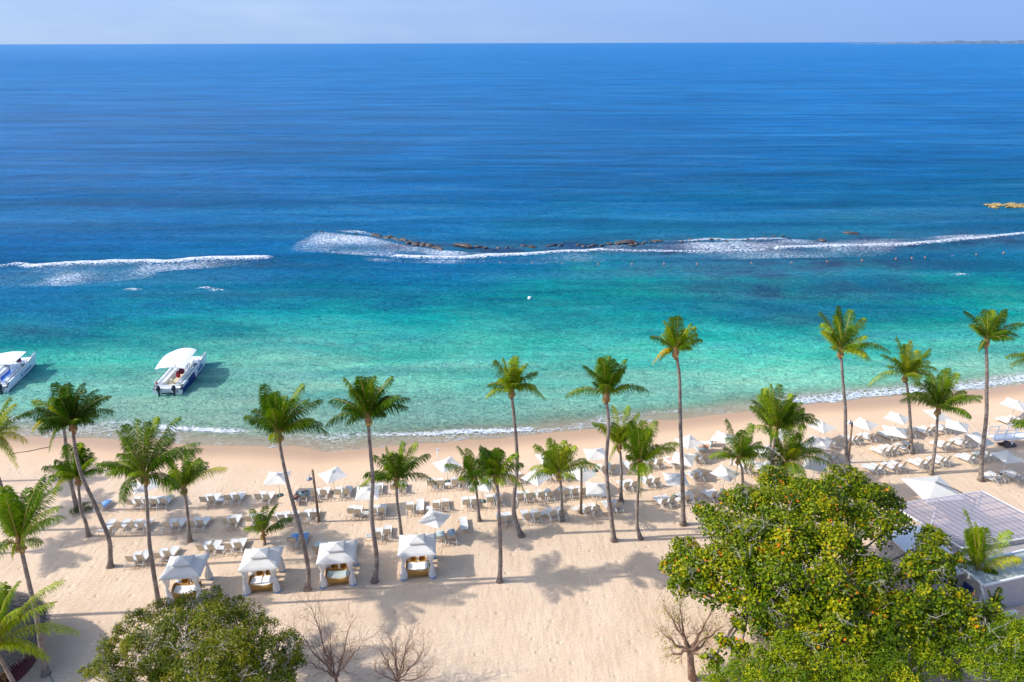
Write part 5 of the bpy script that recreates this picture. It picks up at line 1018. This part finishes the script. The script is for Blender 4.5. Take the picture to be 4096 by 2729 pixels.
b1 = P(2770, 2715, 0); bare('bare_tree', 'stout half-dead tree with few yellow leaves left of the round-leaved tree', (b1[0], b1[1]), [(2665, 2440, 4.6), (2650, 2530, 3.8), (2720, 2420, 4.4), (2850, 2430, 4.6), (2830, 2530, 3.4), (2700, 2480, 4.2), (2900, 2500, 3.8), (2690, 2620, 2.6), (2830, 2640, 2.4)], 5, 'barkb', .24, 2, (-.35, .2, 2.4), leaf=260)
rs = np.random.default_rng(9); q = P(3870, 2760, 0.); root = empty('dry_shrub', (q[0], q[1], 0), 0, 'leafless silver-grey shrub at the bottom right edge', 'shrub'); m_ = MB()
for i in range(36):
    dv = np.array([rs.normal(0, .5), rs.normal(.25, .35), 1.4]); branch(m_, np.array([rs.uniform(-1., 1.3), rs.uniform(-.3, .9), .4]), dv, rs.uniform(1.2, 1.9), .028, 2, rs, 2, .35, .3, 4)
m_.build('stems', M['barkp'], root)
V, k_, tn = leaves([(P(340, 2028, .4)[0], P(340, 2028, .4)[1], .35, .55), (P(300, 2050, .2)[0], P(300, 2050, .2)[1], .25, .5), (P(355, 2035, .2)[0], P(355, 2035, .2)[1], .2, .35)], .05, 1200, rs, 'fine', .2)
npmesh('ground_plants', V, 4, M['fine'], None, np.clip(tn, 0, 1), label='green tuft of ground plants around the yellowish palm foot', cat='plants', kind='stuff')

# ---------------------------------------------------------------- thatched hut
hc = np.array([-37.0, 36.0]); root = empty('thatched_hut', (hc[0], hc[1], 0), 0, 'round hut with grey-brown thatched roof in the bottom left corner', 'hut')
m_ = MB(); m_.smooth = True; prof = [(0, 6.0), (.7, 5.75), (1.8, 5.05), (3.0, 4.05), (3.9, 3.1), (4.35, 2.45)]
m_.grid([[((r__+.06*math.sin(j*2.7+i))*math.cos(2*math.pi*j/40), (r__+.06*math.sin(j*2.7+i))*math.sin(2*math.pi*j/40), z+.05*math.sin(j*4.1)) for j in range(40)] for i, (r__, z) in enumerate(prof)], True)
m_.grid([[(4.35*math.cos(2*math.pi*j/40), 4.35*math.sin(2*math.pi*j/40), 2.45) for j in range(40)], [(4.1*math.cos(2*math.pi*j/40), 4.1*math.sin(2*math.pi*j/40), 2.35) for j in range(40)], [(.2*math.cos(2*math.pi*j/40), .2*math.sin(2*math.pi*j/40), 5.6) for j in range(40)]], True)
m_.build('roof', M['thatch'], root)
nT = 22000; t_ = rng.random(nT)**.55; an = rng.random(nT)*2*math.pi; pr_ = np.interp(t_*4.4, [p[0] for p in prof], [p[1] for p in prof]); rr = t_*4.4
c_ = np.stack([rr*np.cos(an), rr*np.sin(an), pr_+.04], 1); dn = np.stack([np.cos(an)*.74, np.sin(an)*.74, np.full(nT, -.6)], 1)+rng.normal(0, .16, (nT, 3)); tg = np.stack([-np.sin(an), np.cos(an), 0*an], 1); l_ = rng.uniform(.15, .42, nT)[:, None]
up_ = rng.uniform(.0, .09, nT)[:, None]*np.array([0, 0, 1]); V = np.stack([c_-tg*.02, c_+tg*.02, c_+dn*l_+up_+tg*.015, c_+dn*l_+up_-tg*.015], 1)
npmesh('thatch_straw', V, 4, simple('straw', (.26, .21, .17), .95, .6, 12), root)
for j in range(8):
    m_ = MB(); a = 2*math.pi*j/8+.2; m_.tube([(2.9*math.cos(a), 2.9*math.sin(a), 0), (2.9*math.cos(a), 2.9*math.sin(a), 3.1)], .08, 7); m_.build('post', M['wood'], root)
m_ = MB(); m_.lathe([(0, .1), (3.5, .1), (3.5, -.2)], 40); m_.build('floor', M['maroon'], root)
for i, (dx, dy, rz_) in enumerate([(1.9, -2.2, .5), (2.6, -1.2, 1.1), (1.0, -2.6, -.2)]):
    c0 = empty('wooden_chair', (hc[0]+dx, hc[1]+dy, .1), rz_, ['wooden chair at the edge of the hut floor nearest the bottom', 'wooden chair under the right rim of the thatched hut', 'wooden chair deeper in the shade of the hut'][i], 'chair', 'wooden chairs in the hut')
    m_ = MB(); m_.box((0, 0, .44), (.48, .46, .05)); m_.build('seat', M['wooden'], c0); m_ = MB(); m_.box((0, .22, .8), (.48, .04, .5)); m_.build('backrest', M['wooden'], c0)
    for x in (-.2, .2):
        for y in (-.2, .2): m_ = MB(); m_.box((x, y, .21), (.05, .05, .42)); m_.build('leg', M['wooden'], c0)
def ropeline(name, pts, r__, mat, lab, cat):
    m_ = MB(); W_ = []
    for a, b_ in pts: q = P(a, b_, 0.); q[2] = float(sand_z(q[:1], q[1:2])[0])+r__; W_.append(q)
    m_.tube(W_, r__, 5); m_.build(name, mat, None, label=lab, cat=cat)
ropeline('mooring_rope', [(30, 1815), (70, 1802), (110, 1795), (150, 1782), (195, 1770)], .035, M['rope'], 'dark mooring rope lying on the sand at the left by the surf', 'rope')
ropeline('garden_hose', [(190, 2690), (200, 2705), (212, 2727), (225, 2750)], .025, M['hose'], 'green hose beside the palm foot at the thatched hut', 'hose')

# ---------------------------------------------------------------- pergola, white building, ramp
TL, TR, FR, FLc = P(3564, 2018, 3), P(3928, 1964, 3), None, P(3850, 2192, 3)
FRc = TR+(FLc-TL); FRc[2] = 3; root = empty('pergola', tuple(((TL+TR+FRc+FLc)/4)*[1, 1, 0]), 0, 'pergola with lilac translucent ribbed roof beside the big tree', 'pergola'); oc = np.array(root.location)
def bl(s_, t, z=0.): p = (TL*(1-s_)+TR*s_)*(1-t)+(FLc*(1-s_)+FRc*s_)*t-oc; return np.array([p[0], p[1], p[2]+z+.35*(1-t)*0])
m_ = MB(); NS = 16
for i in range(NS): m_.add([bl(i/NS+.003, .005), bl((i+1)/NS-.003, .005), bl((i+1)/NS-.003, .995), bl(i/NS+.003, .995)], [(0, 1, 2, 3)])
m_.build('roof_sheet', M['clear'], root)
for i in range(NS+1):
    m_ = MB(); m_.tube([bl(i/NS, 0, .02), bl(i/NS, 1, .02)], .016, 4); m_.build('roof_rib', M['rib'], root)
for t in (.1, .24, .38, .52, .66, .80, .93):
    m_ = MB(); m_.tube([bl(0, t, -.14), bl(1, t, -.14)], .055, 4); m_.build('roof_beam', M['greycl'], root)
m_ = MB()
for a, b_ in (((0, 0), (1, 0)), ((1, 0), (1, 1)), ((1, 1), (0, 1)), ((0, 1), (0, 0))): m_.tube([bl(*a, -.05), bl(*b_, -.05)], .09, 4)
m_.build('edge_frame', M['frame'], root)
for s_ in (0.02, .5, .98):
    for t in (.03, .97): p = bl(s_, t); m_ = MB(); m_.box((p[0], p[1], 1.45), (.14, .14, 2.9)); m_.build('post', M['white'], root)
m_ = MB(); a0, a1, a2, a3 = [bl(*k_) for k_ in ((-.02, -.02), (1.02, -.02), (1.02, 1.02), (-.02, 1.02))]
for q in (a0, a1, a2, a3): q[2] = .12
m_.add([a0, a3, a2, a1], [(0, 1, 2, 3)]); m_.build('floor', M['greycl'], root)
# bar counter under the pergola glimpsed as pale blocks
for (s_, t), lab in (((.3, .35), 'pale table under the middle of the pergola roof'), ((.62, .72), 'pale table under the front right of the pergola roof'), ((.8, .3), 'pale table under the rear right of the pergola roof')):
    p = bl(s_, t)+oc; t0 = empty('table', (p[0], p[1], .12), .3, lab, 'table'); m_ = MB(); m_.lathe([(0, .72), (.6, .72), (.6, .76), (0, .76)], 20); m_.build('table_top', M['mattress'], t0); m_ = MB(); m_.lathe([(.3, 0), (.3, .04), (.05, .08), (.05, .7)], 10); m_.build('pedestal', M['pole'], t0)
# white bar walls at the left, seen in gaps of the tree
root = empty('bar_building', (33.0, 44.8, 0), R(12), 'white walled bar glimpsed through gaps of the round-leaved tree', 'building'); m_ = MB(); m_.box((0, 0, 1.3), (3.2, 5.5, 2.6)); m_.build('wall', M['stucco'], root); m_ = MB(); m_.box((0, 0, 2.66), (3.5, 5.8, .1)); m_.build('roof', M['white'], root); m_ = MB(); m_.box((.2, -2.76, 1.05), (.9, .06, 2.1)); m_.build('door', M['dark'], root)
# flat-roofed building front right
A_, B_, Cc, D_ = P(3936, 2342, 3), P(4096, 2305, 3), P(3878, 2290, 3), P(4096, 2244, 3)
ux_ = (B_-A_)/np.linalg.norm(B_-A_); uy_ = np.array([-ux_[1], ux_[0], 0]); rz_ = math.atan2(ux_[1], ux_[0]); Wd, Dp = 9., 2.3
c_ = A_+ux_*Wd/2+uy_*Dp/2; root = empty('white_building', (c_[0], c_[1], 0), rz_, 'white rendered building with grey flat roof at the right edge', 'building')
m_ = MB(); m_.box((0, 0, 1.4), (Wd-.04, Dp-.04, 2.8)); m_.build('wall', M['stucco'], root)
m_ = MB(); m_.box((0, 0, 2.86), (Wd+.1, Dp+.1, .12)); m_.build('roof', M['conc'], root)
m_ = MB()
for y in (-Dp/2, Dp/2): m_.box((0, y, 3.0), (Wd+.12, .12, .16))
m_.box((-Wd/2, 0, 3.0), (.12, Dp-.13, .16)); m_.build('parapet', M['white'], root)
m_ = MB(); m_.box((-Wd/2-.03, -.1, 1.1), (.06, .8, 2.1)); m_.build('door', M['navy'], root)
m_ = MB(); m_.tube([(-Wd/2-.12, -Dp/2+.1, 2.9), (-Wd/2-.22, -Dp/2-.3, 2.5), (-Wd/2-.15, -Dp/2-.35, 2.3)], .07, 6); m_.build('drain_pipe', M['white'], root)
# higher grey terrace block between pergola and the flat roof
c2 = A_+ux_*5.2+uy_*(Dp+1.1); root = empty('service_block', (c2[0], c2[1], 0), rz_, 'brown-grey walled block behind the flat roofed building', 'building'); m_ = MB(); m_.box((0, 0, 1.2), (8.4, 1.9, 2.4)); m_.build('wall', M['greycl'], root); m_ = MB(); m_.box((0, 0, 2.45), (8.6, 2.0, .1)); m_.build('roof', M['greycl'], root)
q = P(4030, 2470, 0); root = empty('bench', (q[0], q[1], 0), rz_, 'white bench against the shaded wall of the white building', 'bench'); m_ = MB(); m_.box((0, 0, .42), (1.5, .4, .06)); m_.build('seat', M['white'], root)
for x in (-.6, .6): m_ = MB(); m_.box((x, 0, .2), (.08, .36, .4)); m_.build('leg', M['white'], root)
# white ramp with railings, right edge
p0, p1 = P(*S('R3', 1880, 830), .9), P(*S('R3', 2420, 740), 1.3); root = empty('beach_ramp', tuple(p0*[1, 1, 0]), math.atan2((p1-p0)[1], (p1-p0)[0]), 'white wooden ramp with railings at the right edge of the beach', 'ramp'); Lr = float(np.linalg.norm((p1-p0)[:2]))+3
m_ = MB(); m_.box((Lr/2, .5, .98), (Lr, 1.0, .07)); m_.box((Lr/2, -.06, .93), (Lr, .06, .2)); m_.build('deck', M['white'], root)
for y in (0.02, .98):
    m_ = MB(); m_.tube([(0, y, 1.95), (Lr, y, 2.15)], .045, 4); m_.tube([(0, y, 1.5), (Lr, y, 1.6)], .02, 4); m_.build('handrail', M['white'], root)
    for x in np.arange(0, Lr, 1.15): m_ = MB(); m_.box((x, y, 1.5), (.08, .08, 1.0)); m_.build('baluster', M['white'], root)
for x in (2.2, 4.6, 7):
    for y in (.0, 1.0): m_ = MB(); m_.box((x, y-.08, .45), (.12, .12, .95)); m_.build('leg', M['white'], root)
for i, (x, y, s_) in enumerate([(2020, 900, .5), (2090, 925, .6), (2060, 880, .45), (2140, 915, .5)]):
    q = P(*S('R3', x, y), 0.); o = bpy.data.objects.new('dark_stone', RM[i % 5]); o.location = (q[0], q[1], .1); o.scale = (s_, s_, s_); link(o, None, 'dark stone in the hollow under the white ramp', 'rock', 'dark stones under the ramp')
